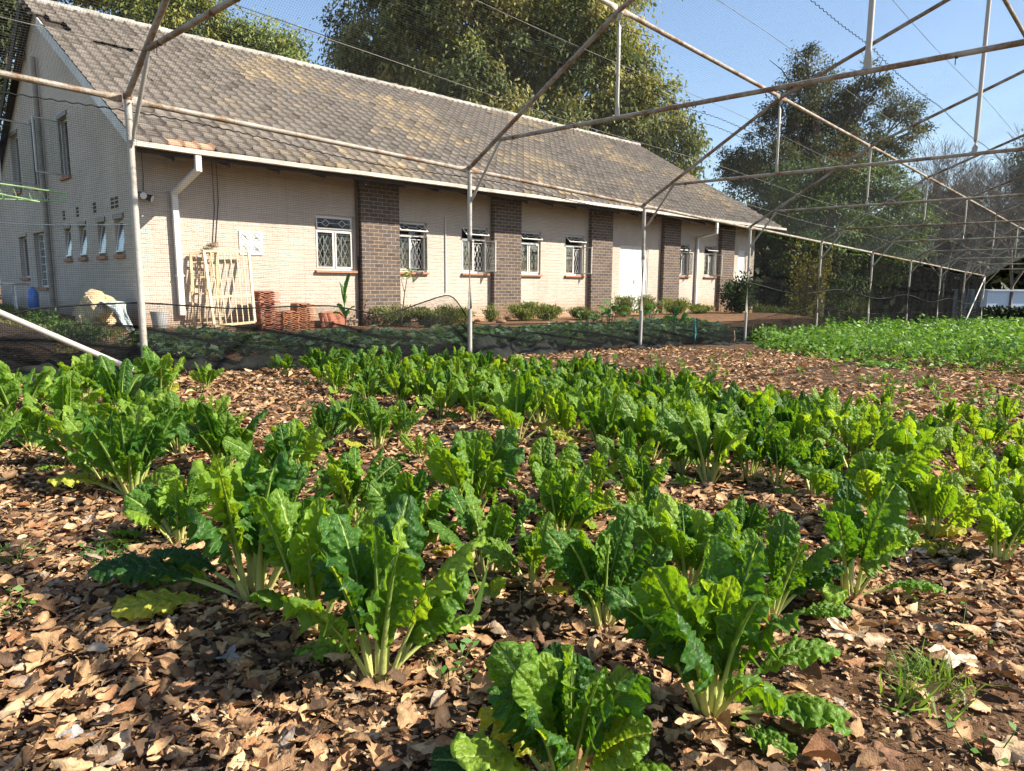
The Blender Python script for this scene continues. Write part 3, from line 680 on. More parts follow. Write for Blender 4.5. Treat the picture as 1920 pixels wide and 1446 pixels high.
for i in NB:
    y = SP*(i-1); zg = -SL*y
    def T(q, z): return (q, y, zg+z)
    for sgn in (1, -1):
        X = (lambda q: q) if sgn == 1 else (lambda q: 2*QC-q)
        P = lambda q, z: (X(q), y, zg+z)
        def boots(m, P=P, y=y):
            c = P(0, .0); m.tube([(c[0], c[1], c[2]+HE-.02), (c[0], c[1], c[2]+HE+.03)], .040, 12, rust=.15)
            m.tube([(c[0]-.05, c[1], c[2]+HE-.06), (c[0]+.05, c[1], c[2]+HE-.06)], .009, 6, rust=.2)
        lx = .03 if i == 0 else 0.
        pipe('post', P(0, -.25), P(0, HE), .033, rnd.uniform(-.2, -.06), seg=3, extra=boots)
        pipe('rafter', P(0, HE+.01), P(Q1, H1), .029, rnd.uniform(.02, .09), seg=3)
        pipe('rafter', P(Q1, H1), P(QC, HC), .029, rnd.uniform(.02, .10), seg=3)
        pipe('strut', P(Q1, HT+.02), P(Q1, H1-.03), .021, rnd.uniform(-.22, -.1), (1, 1))
        pipe('knee_brace', P(.02, 2.28), P(QT, HT+.02), .020, rnd.uniform(-.12, 0.), (1, 1))
    def ties(m, y=y, zg=zg):
        for q in (.85, 1.9, 3.3, 4.6, 6.0):
            m.tube([(q, y, zg+HT-.006), (q+.02, y, zg+HT-.006)], .030, 8, rust=.6)
            m.tube([(q+.01, y-.03, zg+HT-.02), (q+.012, y-.035, zg+HT-.09-.05*rnd.random())], .004, 5, rust=.6)
    pipe('tie_beam', T(QT-.02, HT), T(2*QC-QT+.02, HT), .026, rnd.uniform(.02, .10), seg=6, extra=ties)
    pipe('strut', T(QC, HT+.02), T(QC, HC-.02), .027, rnd.uniform(-.25, -.15), (1, 1))
    if i < 9:
        y2 = y+SP; zg2 = -SL*y2; g = .05
        for q, z in ((0, HE-.02), (Q1, H1), (QC, HC), (2*QC-Q1, H1), (2*QC, HE-.02)):
            ends = (q, y+g, zg+z), (q, y2-g, zg2+z)
            def lug(m, ends=ends, q=q, z=z, y=y, zg=zg):
                m.box((q, y+.03, zg+z), (.012, .08, .05))
            pipe('purlin', ends[0], ends[1], .029, rnd.uniform(-.03, .10), (1, 1), 5, lug)
for y0, y1 in ((-2*SP, -SP), (8*SP, 7*SP)):
    pipe('brace', (.035 if y0 < 0 else 0, y0, -SL*y0+HE-.3 if y0 < 0 else -SL*y0+HE-.1), (.09, y1-.03, -SL*y1+.04), .029, -.3, (0, 0), 4)

# ------------------------------------------------------------------ black net on the frame (every yarn is real)
def seg_lines(A, Bp, n, wav=None):
    """lines from A[i] to B[i] cut in n pieces"""
    t = np.linspace(0, 1, n+1)[None, :, None]; Pn = A[:, None]+(Bp-A)[:, None]*t
    if wav is not None: Pn = wav(Pn)
    return Pn[:, :-1].reshape(-1, 3), Pn[:, 1:].reshape(-1, 3)
Y0, Y1 = -10.5, 8*SP
ztop = lambda y: HE-.14-SL*y+.035*np.sin(y*1.39+.7)
def wob(P):
    P = P.copy(); y, z = P[..., 1], P[..., 2]+SL*P[..., 1]
    P[..., 0] += -.045-.03*np.sin(y*1.387+.3)*np.sin(z*1.2)-.018*np.sin(y*3.1+z*2.3)-.010*np.sin(y*7+z*5); P[..., 2] += .012*np.sin(y*2.3+z*4)
    return P
yv = np.concatenate([np.arange(Y0, 12, .020), np.arange(12, Y1, .028)]); nv_ = len(yv)
A = np.stack([0*yv, yv, -SL*yv+.02], 1); Bv = np.stack([0*yv, yv, ztop(yv)], 1)
pv = seg_lines(A, Bv, 4, wob)
zh = np.arange(.03, HE-.15, .020); A = np.stack([0*zh, 0*zh+Y0, zh-SL*Y0], 1); Bh = np.stack([0*zh, 0*zh+Y1, zh-SL*Y1], 1)
ph = seg_lines(A, Bh, 110, wob)
V1 = prisms(*pv, .0006); V2 = prisms(*ph, .0012)
V, Q, _ = joinVQ([V1, V2])
o = mesh_np('shade_net', V, Q, MAT['net']); tag(o, 'fine black shade net hung along the posts between the chard bed and the building', 'shade net')
# its hem under the eave pipe
ys = np.arange(Y0, Y1, .055); zz = ztop(ys)+.006*np.where(np.arange(len(ys)) % 2, 1, -1)
Pz = np.stack([0*ys-.05-.03*np.sin(ys*1.387+.3)*np.sin(HE*1.2), ys, zz], 1)
V, Q = prisms(Pz[:-1], Pz[1:], .0065, None, 5)
mesh_np('seam', V, Q, MAT['net'], o)
ym = np.arange(9.3, Y1, .013); A = np.stack([0*ym-.03, ym, -SL*ym+.02], 1); Bm = np.stack([0*ym-.03, ym, ztop(ym)], 1)
zm = np.arange(.03, HE-.15, .014); A2 = np.stack([0*zm-.03, 0*zm+9.3, zm-SL*9.3], 1); B2 = np.stack([0*zm-.03, 0*zm+Y1, zm-SL*Y1], 1)
V, Q, _ = joinVQ([prisms(*seg_lines(A, Bm, 3, wob), .0010), prisms(*seg_lines(A2, B2, 60, wob), .0015)])
oc = mesh_np('shade_cloth', V, Q, MAT['net']); tag(oc, 'dense dark shade cloth closing the far bays beyond the end of the hall', 'shade cloth')
# a dark doubled strip midway up the far bays
ys = np.arange(9, Y1, .3); Ps = np.stack([0*ys-.06, ys, -SL*ys+1.35+.10*np.sin(ys*.9)], 1)
V, Q = prisms(Ps[:-1], Ps[1:], .015, None, 6); mesh_np('doubled_band', V, Q, MAT['net'], oc)

def roofz(q):
    q = np.where(q > QC, 2*QC-q, q)
    return np.where(q < Q1, HE+(H1-HE)*q/Q1, H1+(HC-H1)*(q-Q1)/(QC-Q1))+.035
qs = np.arange(.0, 2*QC+.01, .024)
def wr(P):
    P = P.copy(); P[..., 2] -= .05*np.sin(np.clip(((P[..., 1]/SP) % 1), 0, 1)*pi)**2; P[..., 2] += .008*np.sin(P[..., 0]*5+P[..., 1]*3); return P
A = np.stack([qs, 0*qs+Y0, roofz(qs)-SL*Y0], 1); Bq = np.stack([qs, 0*qs+Y1, roofz(qs)-SL*Y1], 1)
pr = seg_lines(A, Bq, 44, wr)
yr = np.arange(Y0, Y1, .024); parts = [prisms(*pr, .0009)]
kn = np.array([0, Q1*.5, Q1, (Q1+QC)/2, QC, QC+(QC-Q1)/2, 2*QC-Q1, 2*QC-Q1*.5, 2*QC])
for k in range(8):
    A = np.stack([0*yr+kn[k], yr, roofz(kn[k])-SL*yr], 1); Bq = np.stack([0*yr+kn[k+1], yr, roofz(kn[k+1])-SL*yr], 1)
    parts.append(prisms(*seg_lines(A, Bq, 2, wr), .0009))
V, Q, _ = joinVQ(parts)
o = mesh_np('roof_net', V, Q, MAT['roofnet']); tag(o, 'fine grey shade net stretched over the pipe trusses as the shade house roof', 'shade net')
for q, am in ((1.72, .005), (1.86, .005), (3.80, .008)):
    ys = np.arange(Y0, Y1, .07); zz = roofz(np.float64(q))-SL*ys+.007*np.where(np.arange(len(ys)) % 2, 1, -1)
    Pz = wr(np.stack([q+am*np.where(np.arange(len(ys)) % 2, 1, -1), ys, zz], 1))
    V, Q = prisms(Pz[:-1], Pz[1:], .005, None, 4); mesh_np('seam', V, Q, MAT['net'], o)
# tensioned wires under the roof net
for k, q in enumerate((.55, 1.15, 2.05, 3.2, 4.4)):
    P = [(q, y, float(roofz(np.float64(q)))-.06-SL*y-.03*math.sin(y*.7+k)) for y in np.arange(Y0, Y1, 1.)]
    P = np.array(P); V, Q = prisms(P[:-1], P[1:], .0035, None, 5)
    tag(mesh_np('support_wire', V, Q, MAT['wire']), ('thin steel wire running lengthwise just under the roof net, beside the eave pipe', 'thin steel wire under the roof net, second in from the eave pipe', 'thin steel wire under the roof net, just before the first roof purlin', 'thin steel wire under the roof net, beyond the first roof purlin', 'thin steel wire under the roof net, nearest the ridge pipe')[k], 'wire', 'wires under the roof net')

# lower skirt: a second sagging sheet with a rope edge, bunched at the foot
peaks = [(-10.5, .9), (-7.2, .48), (-5.9, .56), (-5.4, .70), (-4.55, .76), (-3.55, .70), (-2.31, .76), (-1.5, .62), (-.12, 1.0), (-.05, .5), (1.5, .50), (4.5, .52), (8.0, .42), (9.05, .5), (10.5, .62), (13.6, .9), (18, .7), (23, .8), (Y1, .8)]
px_, pz_ = np.array([p[0] for p in peaks]), np.array([p[1] for p in peaks])
def skirt_top(y): return np.interp(y, px_, pz_)
# smooth the interpolation into hanging curves
_g = np.arange(-12, Y1+1, .05); _k = np.exp(-np.linspace(-2.2, 2.2, 19)**2); _k /= _k.sum(); _s = np.convolve(np.pad(skirt_top(_g), 9, 'edge'), _k, 'valid')
def skirt(y): return np.interp(y, _g, _s)
def sx(y, f): return -.075-.03*np.sin(y*2.1+f*3)-.10*(1-f)**2*(1+.6*np.sin(y*1.3)+.3*np.sin(y*4.1))
yk = np.concatenate([np.arange(Y0, 10, .017), np.arange(10, Y1, .03)]); nk = 7; fr = np.linspace(0, 1, nk+1)
G = np.zeros((len(yk), nk+1, 3))
for j, f_ in enumerate(fr):
    G[:, j, 0] = sx(yk, f_); G[:, j, 1] = yk+.02*np.sin(yk*3+f_*5)*(1-f_); G[:, j, 2] = -SL*yk+.01+skirt(yk)*f_
pa = prisms(G[:, :-1].reshape(-1, 3), G[:, 1:].reshape(-1, 3), .0012)
hf = np.linspace(0.02, .99, 46)**1.25; yk2 = np.concatenate([np.arange(Y0, 10, .16), np.arange(10, Y1, .4)]); rows = []
for f_ in hf: rows.append(np.stack([sx(yk2, f_), yk2, -SL*yk2+.01+skirt(yk2)*f_], 1))
rows = np.array(rows); pb = prisms(rows[:, :-1].reshape(-1, 3), rows[:, 1:].reshape(-1, 3), .0014)
lo_f = np.linspace(.02, .72, 62); rows = np.array([np.stack([sx(yk2, f_)-.03-.02*np.sin(yk2*2.7+f_*8), yk2, -SL*yk2+.01+skirt(yk2)*f_+.02*np.sin(yk2*5+f_*20)], 1) for f_ in lo_f])
pc = prisms(rows[:, :-1].reshape(-1, 3), rows[:, 1:].reshape(-1, 3), .0025)
V, Q, _ = joinVQ([pa, pb, pc]); o = mesh_np('net_skirt', V, Q, MAT['net']); tag(o, 'low black net skirt with a sagging rope edge along the foot of the posts', 'net')
ye = np.arange(Y0, Y1, .06); Pe = np.stack([sx(ye, 1.), ye, -SL*ye+.01+skirt(ye)], 1)
V, Q = prisms(Pe[:-1], Pe[1:], .0085, None, 6); mesh_np('edge_rope', V, Q, MAT['net'], o)
# loose surplus net lying in a roll against the foot of the posts
ny = 420; yy = np.linspace(Y0, 9.5, ny); na = 14; G = np.zeros((ny, na+1, 3)); ff = np.linspace(0, 1, na+1)
wid_ = .22+.12*np.sin(yy*1.7)+.08*np.sin(yy*4.3); hei = np.clip(.17+.06*np.sin(yy*1.1+1)+.05*np.sin(yy*3.7), .06, .34)*np.where(yy > 4.4, .55, 1.)
for j, f_ in enumerate(ff):
    G[:, j, 0] = -.42+wid_*1.9*f_; G[:, j, 1] = yy; G[:, j, 2] = -SL*yy+hei*math.sin(pi*f_)**.7*(1+.25*np.sin(yy*9+f_*9))+.02*np.sin(yy*23+f_*6)-.005
idx = np.arange(ny*(na+1)).reshape(ny, na+1); Q = np.stack([idx[:-1, :-1], idx[1:, :-1], idx[1:, 1:], idx[:-1, 1:]], -1).reshape(-1, 4)
k = NT('bunched_net'); v = k.coord(scale=(60, 60, 60)); wv = k.n('ShaderNodeTexWave'); wv.inputs['Scale'].default_value = 1.4; wv.inputs['Distortion'].default_value = 3; k.l(v, wv.inputs[0])
k.base(k.ramp(k.noise(k.coord(), 9, 5), [(.3, (.006, .007, .006)), (.7, (.022, .024, .021))])); k.set(.8, .2); k.bump(k.noise(k.coord(scale=(30, 6, 30)), 2., 5), .02)
tag(mesh_np('bunched_net', G.reshape(-1, 3), Q, k.m, smooth=True), 'surplus black net lying in a loose dark roll on the ground along the posts', 'net')

# ------------------------------------------------------------------ the long hall
RZW = pi/2-DL   # local x runs along the wall, y into the building
hall = thing('brick_hall', 'long low cream painted brick hall with brown tiled gable roof and dark brick piers', 'building', B0, RZW)
S0, S1, DEP = -3.55, 19.6, 13.5
WIN = [(-.06, .90), (2.03, 2.93), (4.05, 4.93), (6.07, 6.97), (8.03, 8.88), (13.93, 14.75), (15.77, 16.58)]
ZS, ZT, ZR = 1.38, 2.56, 3.62
DOOR = (10.66, 12.21); ZD = 2.36
m = MB(); m.bx(S0, S1, 0, .23, -.6, ZS); x = S0
holes = sorted([(a, b, ZS, ZT) for a, b in WIN]+[(DOOR[0], DOOR[1], None, ZD)]+[(18.3, 18.95, .1, 2.5)])
m = MB(); x = S0
for a, b, z0, z1 in holes:
    m.bx(x, a, 0, .23, -.6, ZR)
    m.bx(a, b, 0, .23, z1, ZR)
    if z0 is not None: m.bx(a, b, 0, .23, -.6, z0)
    x = b
m.bx(x, S1, 0, .23, -.6, ZR); m.build('front_wall', MAT['pbrick'], hall)
# gable wall with real openings
GW = [(.88, 1.42, 1.62, 2.29), (2.03, 2.56, 1.62, 2.29), (3.41, 3.95, 1.62, 2.29), (4.66, 5.18, 1.62, 2.29), (6.62, 7.65, 3.44, 5.0), (4.25, 5.02, 3.42, 4.68), (7.15, 8.35, .95, 2.33), (9.2, 10.2, 1.2, 2.3), (9.2, 10.2, 3.5, 5.0)]
RY, RZ_, EY, EZ = 6.3, 7.5, -.88, 3.40
def roofh(y): return EZ+(RZ_-EZ)*(y-EY)/(RY-EY) if y <= RY else RZ_-(RZ_-EZ)*(y-RY)/(RY-EY)
m = MB(); ye = sorted(set([.232, RY, DEP]+[v for g in GW for v in g[:2]]))
for a, b in zip(ye[:-1], ye[1:]):
    gaps = sorted((g[2], g[3]) for g in GW if g[0] <= a+1e-6 and g[1] >= b-1e-6); z = -.6
    for z0, z1 in gaps: m.bx(S0, S0+.23, a, b, z, z0); z = z1
    ha, hb = roofh(a)-.12, roofh(b)-.12
    vs = [(xx, yy, zz) for xx in (S0, S0+.23) for yy, zz in ((a, z), (b, z), (b, hb), (a, ha))]
    m.add(vs, [(3, 2, 1, 0), (4, 5, 6, 7), (0, 1, 5, 4), (1, 2, 6, 5), (2, 3, 7, 6), (3, 0, 4, 7)])
m.build('gable_wall', MAT['pbrick'], hall)
m = MB(); m.bx(S1-.23, S1, .232, DEP, -.6, 3.4)
vs = [(xx, yy, zz) for xx in (S1-.23, S1) for yy, zz in ((.232, 3.4), (DEP, 3.4), (DEP-.6, 3.5), (RY, RZ_-.14), (.232, 3.7))]
m.add(vs, [(4, 3, 2, 1, 0), (5, 6, 7, 8, 9)]+[(i, (i+1) % 5, 5+(i+1) % 5, 5+i) for i in range(5)]); m.bx(S0+.235, S1-.235, DEP-.23, DEP-.002, -.6, 3.4)
m.build('rear_wall', MAT['pbrick'], hall)
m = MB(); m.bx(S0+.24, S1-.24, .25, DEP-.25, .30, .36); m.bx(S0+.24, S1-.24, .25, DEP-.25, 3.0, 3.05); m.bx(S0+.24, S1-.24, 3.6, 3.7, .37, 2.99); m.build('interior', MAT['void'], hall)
# piers
for k, (a, b) in enumerate(((1.0, 2.03), (5.04, 6.05), (9.07, 10.08), (12.93, 14.0-.08), (16.72, 17.72))):
    mb = MB(); mb.bx(a, b, -.15, -.002, -.6, 3.52); o = mb.build('brick_pier', MAT['fbrick'], hall, bevel=.006)
m = MB(); m.bx(S0-.03, S1, -.07, -.003, -.6, .22)
pl = []
x = S0-.03
for a, b in ((1.0, 2.03), (5.04, 6.05), (9.07, 10.08), (12.93, 13.92), (16.72, 17.72)): pl.append((x, a-.003)); x = b+.003
pl.append((x, S1)); m = MB()
for a, b in pl: m.bx(a, b, -.045, -.003, -.6, .30)
m.build('plinth', MAT['pbrick'], hall, bevel=.01)
# roof: every tile is laid
def build_roof():
    sl = math.hypot(RY-EY, RZ_-EZ); e = np.array([0, (RY-EY)/sl, (RZ_-EZ)/sl]); nr = np.array([0, -e[2], e[1]]); g = .31; cw = .27
    nc = int(math.ceil(sl/g)); s0 = -3.82; nk = int((20.2-s0)/cw); prof = np.array([0, .06, .12, .30, .55, .72, .82, .92, 1.0]); hp = np.array([.034, .036, .002, .004, .010, .006, .002, .026, .040])*1.25
    Vs, Cs = [], []; K = len(prof)
    s_idx, c_idx = np.meshgrid(np.arange(nk), np.arange(nc), indexing='ij'); s_idx = s_idx.ravel(); c_idx = c_idx.ravel()
    # slipped and missing tiles near the verge
    miss = ((s_idx == 0) & np.isin(c_idx, [20, 21, 22])) | ((s_idx == 1) & np.isin(c_idx, [20, 21])) | ((s_idx == 3) & (c_idx == 18)) | ((s_idx == 4) & (c_idx == 18)) | ((s_idx == 5) & (c_idx == 18))
    s_idx, c_idx = s_idx[~miss], c_idx[~miss]; n = len(s_idx)
    S_ = s0+(s_idx[:, None]+prof[None])*cw; t0 = c_idx*g; t1 = np.minimum(t0+g+.03, sl)
    lift = .046+R.normal(0, .004, n); top = .006+R.normal(0, .002, n); tilt = R.normal(0, .006, (n, 1))*(prof[None]-.5); sk = R.normal(0, .004, n)
    def P(t, h): return np.stack([S_, EY+t[:, None]*e[1]+h*nr[1], EZ+t[:, None]*e[2]+h*nr[2]], -1)
    a = P(t0+sk, hp+lift[:, None]+tilt); f_ = P(t0+sk+.004, hp*0.6+lift[:, None]-.042+tilt); b = P(t1, hp+top[:, None]+tilt)
    V = np.concatenate([f_, a, b], 1)
    base = np.arange(n)[:, None, None]*3*K; q = np.array([[[r*K+j, r*K+j+1, (r+1)*K+j+1, (r+1)*K+j] for j in range(K-1)] for r in range(2)]).reshape(-1, 4)
    Q = (base+q[None]).reshape(-1, 4)
    sx_, tx = s_idx*cw, t0
    cl = np.sin(sx_*.55+tx*.7)+.7*np.sin(sx_*1.3-tx*.9+1.)+.6*np.sin(tx*2.1+sx_*.21)+R.normal(0, .75, n)
    gold = sstep(cl, .0, 1.7)*sstep(sx_, .5, 5.)*R.uniform(.05, 1., n)
    c = np.array([.195, .170, .148])*(1-gold[:, None])+np.array([.40, .31, .19])*gold[:, None]
    dark = (R.random(n) < .10)[:, None]; c = np.where(dark, c*.7, c)*R.uniform(.88, 1.1, (n, 1))*.80
    red = ((s_idx >= 2) & (s_idx <= 4) & (c_idx == 0)); c[red] = (.40, .25, .17)
    return V.reshape(-1, 3), Q, np.repeat(c, 3*K, 0)
V, Q, C = build_roof(); roof = mesh_np('roof', V, Q, MAT['tile'], hall, col=C)
m = MB()
yt = RY; d = .05
for (ya, za, yb, zb) in ((EY+.05, EZ-.03, RY, RZ_-.03), (2*RY-EY, EZ-.03, RY, RZ_-.03)):
    vs = [(xx, yy, zz-q) for xx in (-3.70, 20.15) for (yy, zz) in ((ya, za), (yb, zb)) for q in (0, .05)]
    m.add(vs, [(0, 2, 6, 4), (1, 5, 7, 3), (0, 1, 3, 2), (4, 6, 7, 5), (0, 4, 5, 1)])
m.build('roof_deck', MAT['dark'], hall)
m = MB()
for kx in range(60):
    a = -3.82+kx*.4; b = a+.41; m.tube([(a, RY, RZ_+.0+rnd.uniform(-.008, .008)), (b, RY, RZ_+.015+rnd.uniform(-.008, .008))], .115, 10, [(1, 1.25)]*2)
m.build('ridge_cap', MAT['ridge'], roof, True)
# bargeboards at both slopes of the near gable, broken off at the top
def barge(name, y0, y1, mat, s=-3.80, w=.19):
    mm = MB(); mm.bar((s, y0, roofh(y0)-.07), (s, y1, roofh(y1)-.07), .035, w); return mm.build(name, mat, hall, bevel=.004)
barge('bargeboard', -.86, 5.0, MAT['gutter']); barge('bargeboard', 6.35, 13.4, MAT['dark'], w=.22)
m = MB()
for y in (5.55, 5.95, 6.3): m.bar((-3.80, y-.18, roofh(y)-.10+rnd.uniform(-.02, .02)), (-3.80, y+.2, roofh(y)-.02), .03, .05)
m.bar((-3.7, 5.5, roofh(5.5)-.05), (-3.0, 5.52, roofh(5.5)-.05), .05, .05); m.build('broken_batten', MAT['wood'], hall)
m = MB(); m.bar((20.18, EY+.05, EZ-.05), (20.18, RY, RZ_-.05), .03, .16); m.build('bargeboard', MAT['gutter'], hall)
# gutter and rafter feet
m = MB(); pr = [(-.06, .02), (-.065, .095), (-.055, .10), (-.045, .095), (-.045, .032), (.05, .032), (.05, .095), (.065, .095), (.065, .02)]
nseg = 28; xs = np.linspace(-3.82, 20.2, nseg+1); vs = []
for x in xs:
    dz = .006*math.sin(x*.9)+.004*math.sin(x*2.7)
    vs += [(x, EY-.075+p[0], EZ-.105+p[1]+dz) for p in pr]
fs = [(i*9+j, i*9+(j+1) % 9, (i+1)*9+(j+1) % 9, (i+1)*9+j) for i in range(nseg) for j in range(9)]+[tuple(range(9)), tuple(range(nseg*9+8, nseg*9-1, -1))]
m.add(vs, fs); m.build('gutter', MAT['gutter'], hall)
mb = MB(); mb.bx(-3.78, 20.16, EY-.008, EY+.02, EZ-.16, EZ-.012); mb.build('fascia', MAT['dark'], hall)
for kx in range(24):
    x = -3.2+kx*.97
    mb = MB(); z0 = EZ-.05
    vs = [(x+dx, yy, zz) for dx in (-.03, .03) for yy, zz in ((EY+.03, z0), (-.02, z0+.30), (-.02, z0+.06), (EY+.03, z0-.16))]
    mb.add(vs, [(3, 2, 1, 0), (4, 5, 6, 7), (0, 1, 5, 4), (1, 2, 6, 5), (2, 3, 7, 6), (3, 0, 4, 7)]); mb.box((x, EY+.028, z0-.17), (.03, .02, .06)); mb.build('rafter_foot', MAT['dark'], hall)
# downpipes
def sqpipe(name, pts, r, mat, fl=None):
    mm = MB(); mm.tube(pts, r, 4 if mat is not MAT['brownpipe'] else 8, fl); mm.build(name, mat, hall)
P1 = wall(370, 290, .95); a = wall(368, 318, .95); b_ = wall(327, 362, .09); c0 = wall(338, 588, .09)
def pipe_run(name, pts, w, mat, brackets=()):
    mm = MB()
    for i in range(len(pts)-1):
        p, q = np.array(pts[i]), np.array(pts[i+1]); t = (q-p)/np.linalg.norm(q-p)
        mm.bar(p-t*w*.35, q+t*w*.35, w+.0012*i, w*.75+.0012*i, (0, 1, 0))
    for z in brackets: mm.bx(pts[-1][0]-w*.65, pts[-1][0]+w*.65, pts[-1][1]-w*.45, -.005, z, z+.04)
    return mm.build(name, mat, hall, bevel=.008)
pipe_run('downpipe', [(P1[0], EY-.075, EZ-.1), (P1[0], EY-.075, a[2]), (b_[0], -.075, b_[2]), (b_[0]+.02, -.075, c0[2])], .105, MAT['white'], (1.2, 2.2))
p3 = wall(1344, 432, .94); q3 = wall(1310, 443, .09); r3 = wall(1306, 560, .09)
pipe_run('downpipe', [(p3[0], EY-.06, EZ-.1), (p3[0], EY-.06, p3[2]-.08), (q3[0], -.07, q3[2]-.05), (q3[0], -.07, .25)], .095, MAT['white'], (1.1, 2.1))
mm = MB(); mm.tube([(.955, -.05, 3.5), (.965, -.05, 1.7), (.96, -.05, .12)], .032, 8); mm.build('downpipe', MAT['brownpipe'], hall, True)
mm = MB(); mm.tube([(S0-.09, 6.42, 6.3), (S0-.09, 6.42, .4)], .06, 10); mm.tube([(S0-.09, 6.42, 1.25), (S0-.09, 6.42, 1.33)], .07, 10); mm.build('soil_pipe', MAT['pipepaint'], hall, True)
mm = MB(); q = wall(834, 400); mm.tube([(q[0], -.02, 2.72), (q[0], -.02, .9)], .016, 8); mm.build('conduit', MAT['white'], hall, True)
for (x0, y0, x1, y1) in ((404, 300, 404, 455), (397, 320, 398, 462), (265, 300, 268, 358)):
    p, q = wall(x0, y0), wall(x1, y1); mm = MB(); mm.tube([(p[0], -.012, 3.45), (p[0]+.01, -.012, (p[2]+q[2])/2), (q[0], -.012, q[2])], .007, 5); mm.build('cable', MAT['black'], hall)
# windows
def window(a, b, z0, z1, topopen=0., sash=None, closed_top_reflect=False, bars=True):
    fr = MB(); t = .045; d0, d1 = .06, .105; zt = z1-(z1-z0)*.27
    fr.bx(a, a+t, d0, d1, z0, z1); fr.bx(b-t, b, d0, d1, z0, z1); fr.bx(a+t, b-t, d0, d1, z0, z0+t); fr.bx(a+t, b-t, d0, d1, z1-t, z1); fr.bx(a+t, b-t, d0-.003, d1+.002, zt-t*.5, zt+t*.5)
    mid = (a+b)/2; fr.bx(mid-.022, mid+.022, d0-.002, d1, z0+t, zt-t*.5)
    w = fr.build('window', MAT['white'], hall)
    s = MB(); s.bx(a-.03, b+.03, -.07, .058, z0-.055, z0-.002); s.build('sill', MAT['sill'], w, bevel=.006)
    # lower panes: left fixed, right possibly swung out
    def sash_obj(x0, x1, zz0, zz1, hinge, ang, axis, diam):
        f = MB(); g = MB(); q = .028
        W_, H_ = x1-x0, zz1-zz0
        f.bx(0, q, -.012, .012, 0, H_); f.bx(W_-q, W_, -.012, .012, 0, H_); f.bx(q, W_-q, -.012, .012, 0, q); f.bx(q, W_-q, -.012, .012, H_-q, H_)
        if diam:
            for cx in (W_*.27, W_*.73):
                for (dx0, dz0, dx1, dz1) in ((-.09, 0, 0, .075), (0, .075, .09, 0), (.09, 0, 0, -.075), (0, -.075, -.09, 0)): f.bar((cx+dx0, -.004, H_/2+dz0), (cx+dx1, -.004, H_/2+dz1), .010)
            f.bar((q, -.004, H_/2), (W_*.27-.09, -.004, H_/2), .008); f.bar((W_*.27+.09, -.004, H_/2), (W_*.73-.09, -.004, H_/2), .008); f.bar((W_*.73+.09, -.004, H_/2), (W_-q, -.004, H_/2), .008)
        g.bx(q, W_-q, -.003, .003, q, H_-q)
        so_ = f.build('sash', MAT['white'], w); go = g.build('pane', MAT['glass'], w)
        if axis == 'z': mt = Matrix.Translation((x0 if hinge == 'l' else x1, .05, zz0)) @ Matrix.Rotation(ang, 4, 'Z') @ Matrix.Translation((0 if hinge == 'l' else -W_, 0, 0))
        else: mt = Matrix.Translation((x0, .05, zz1)) @ Matrix.Rotation(ang, 4, 'X') @ Matrix.Translation((0, 0, -H_))
        so_.matrix_local = mt; go.matrix_local = mt
    sash_obj(a+t, mid-.022, z0+t, zt-.022, 'l', 0 if sash != 'both' else -.9, 'z', False)
    sash_obj(mid+.022, b-t, z0+t, zt-.022, 'r', 0 if not sash else 1.15 if sash == 'r' else 1.7, 'z', False)
    sash_obj(a+t, b-t, zt+.022, z1-t, 'l', -topopen, 'x', True)
    if bars:
        P0, P1_ = [], []; yb = .118; x0, x1, c0_, c1_ = a+t, b-t, z0+.06, zt-.09
        P0 += [(x0, yb, c0_+.03), (x0, yb, c1_)]; P1_ += [(x1, yb, c0_+.03), (x1, yb, c1_)]
        hw_ = (x1-x0); nd = 7; stp = hw_/nd; Hh = c1_-c0_-.03; per = 2.6
        for kk in range(-9, nd+1):
            for sg in (1, -1):
                xs0 = x0+kk*stp*1. if sg == 1 else x0+hw_-kk*stp
                xe = xs0+sg*stp*2.6
                p, q = np.array([xs0, yb+.004*sg, c0_+.03]), np.array([xe, yb+.004*sg, c1_])
                lo, hi = (x0, x1)
                tt = [(lo-p[0])/(q[0]-p[0]), (hi-p[0])/(q[0]-p[0])]; ta, tb = max(0, min(tt)), min(1, max(tt))
                if tb-ta > .03: P0.append(p+(q-p)*ta); P1_.append(p+(q-p)*tb)
        for xx in np.linspace(x0, x1, 5)[1:-1:2]: P0.append((xx, yb, z0)); P1_.append((xx, yb, c1_))
        Vb, Qb = prisms(P0, P1_, .0098, None, 5); mesh_np('burglar_bars', Vb, Qb, MAT['white'], w)
    return w
window(*WIN[0], ZS, ZT, 0.06)
w2 = window(*WIN[1], ZS, ZT, .75, 'r'); window(*WIN[2], ZS, ZT, .8, 'open'); window(*WIN[3], ZS, ZT, .75); window(*WIN[4], ZS, ZT, .8, 'open')
window(*WIN[5], ZS+.06, ZT+.02, .55, 'r'); window(*WIN[6], ZS+.06, ZT+.03, .8, 'open')
cm = MB()
for kk in range(7): cm.tube([(2.62+kk*.036, .26+.014*(kk % 2), 2.48), (2.60+kk*.038, .27+.02*(kk % 2), 1.95), (2.57+kk*.045, .25, 1.42)], [.022, .026, .03], 7)
cm.build('curtain', MAT['curtain'], w2, True)
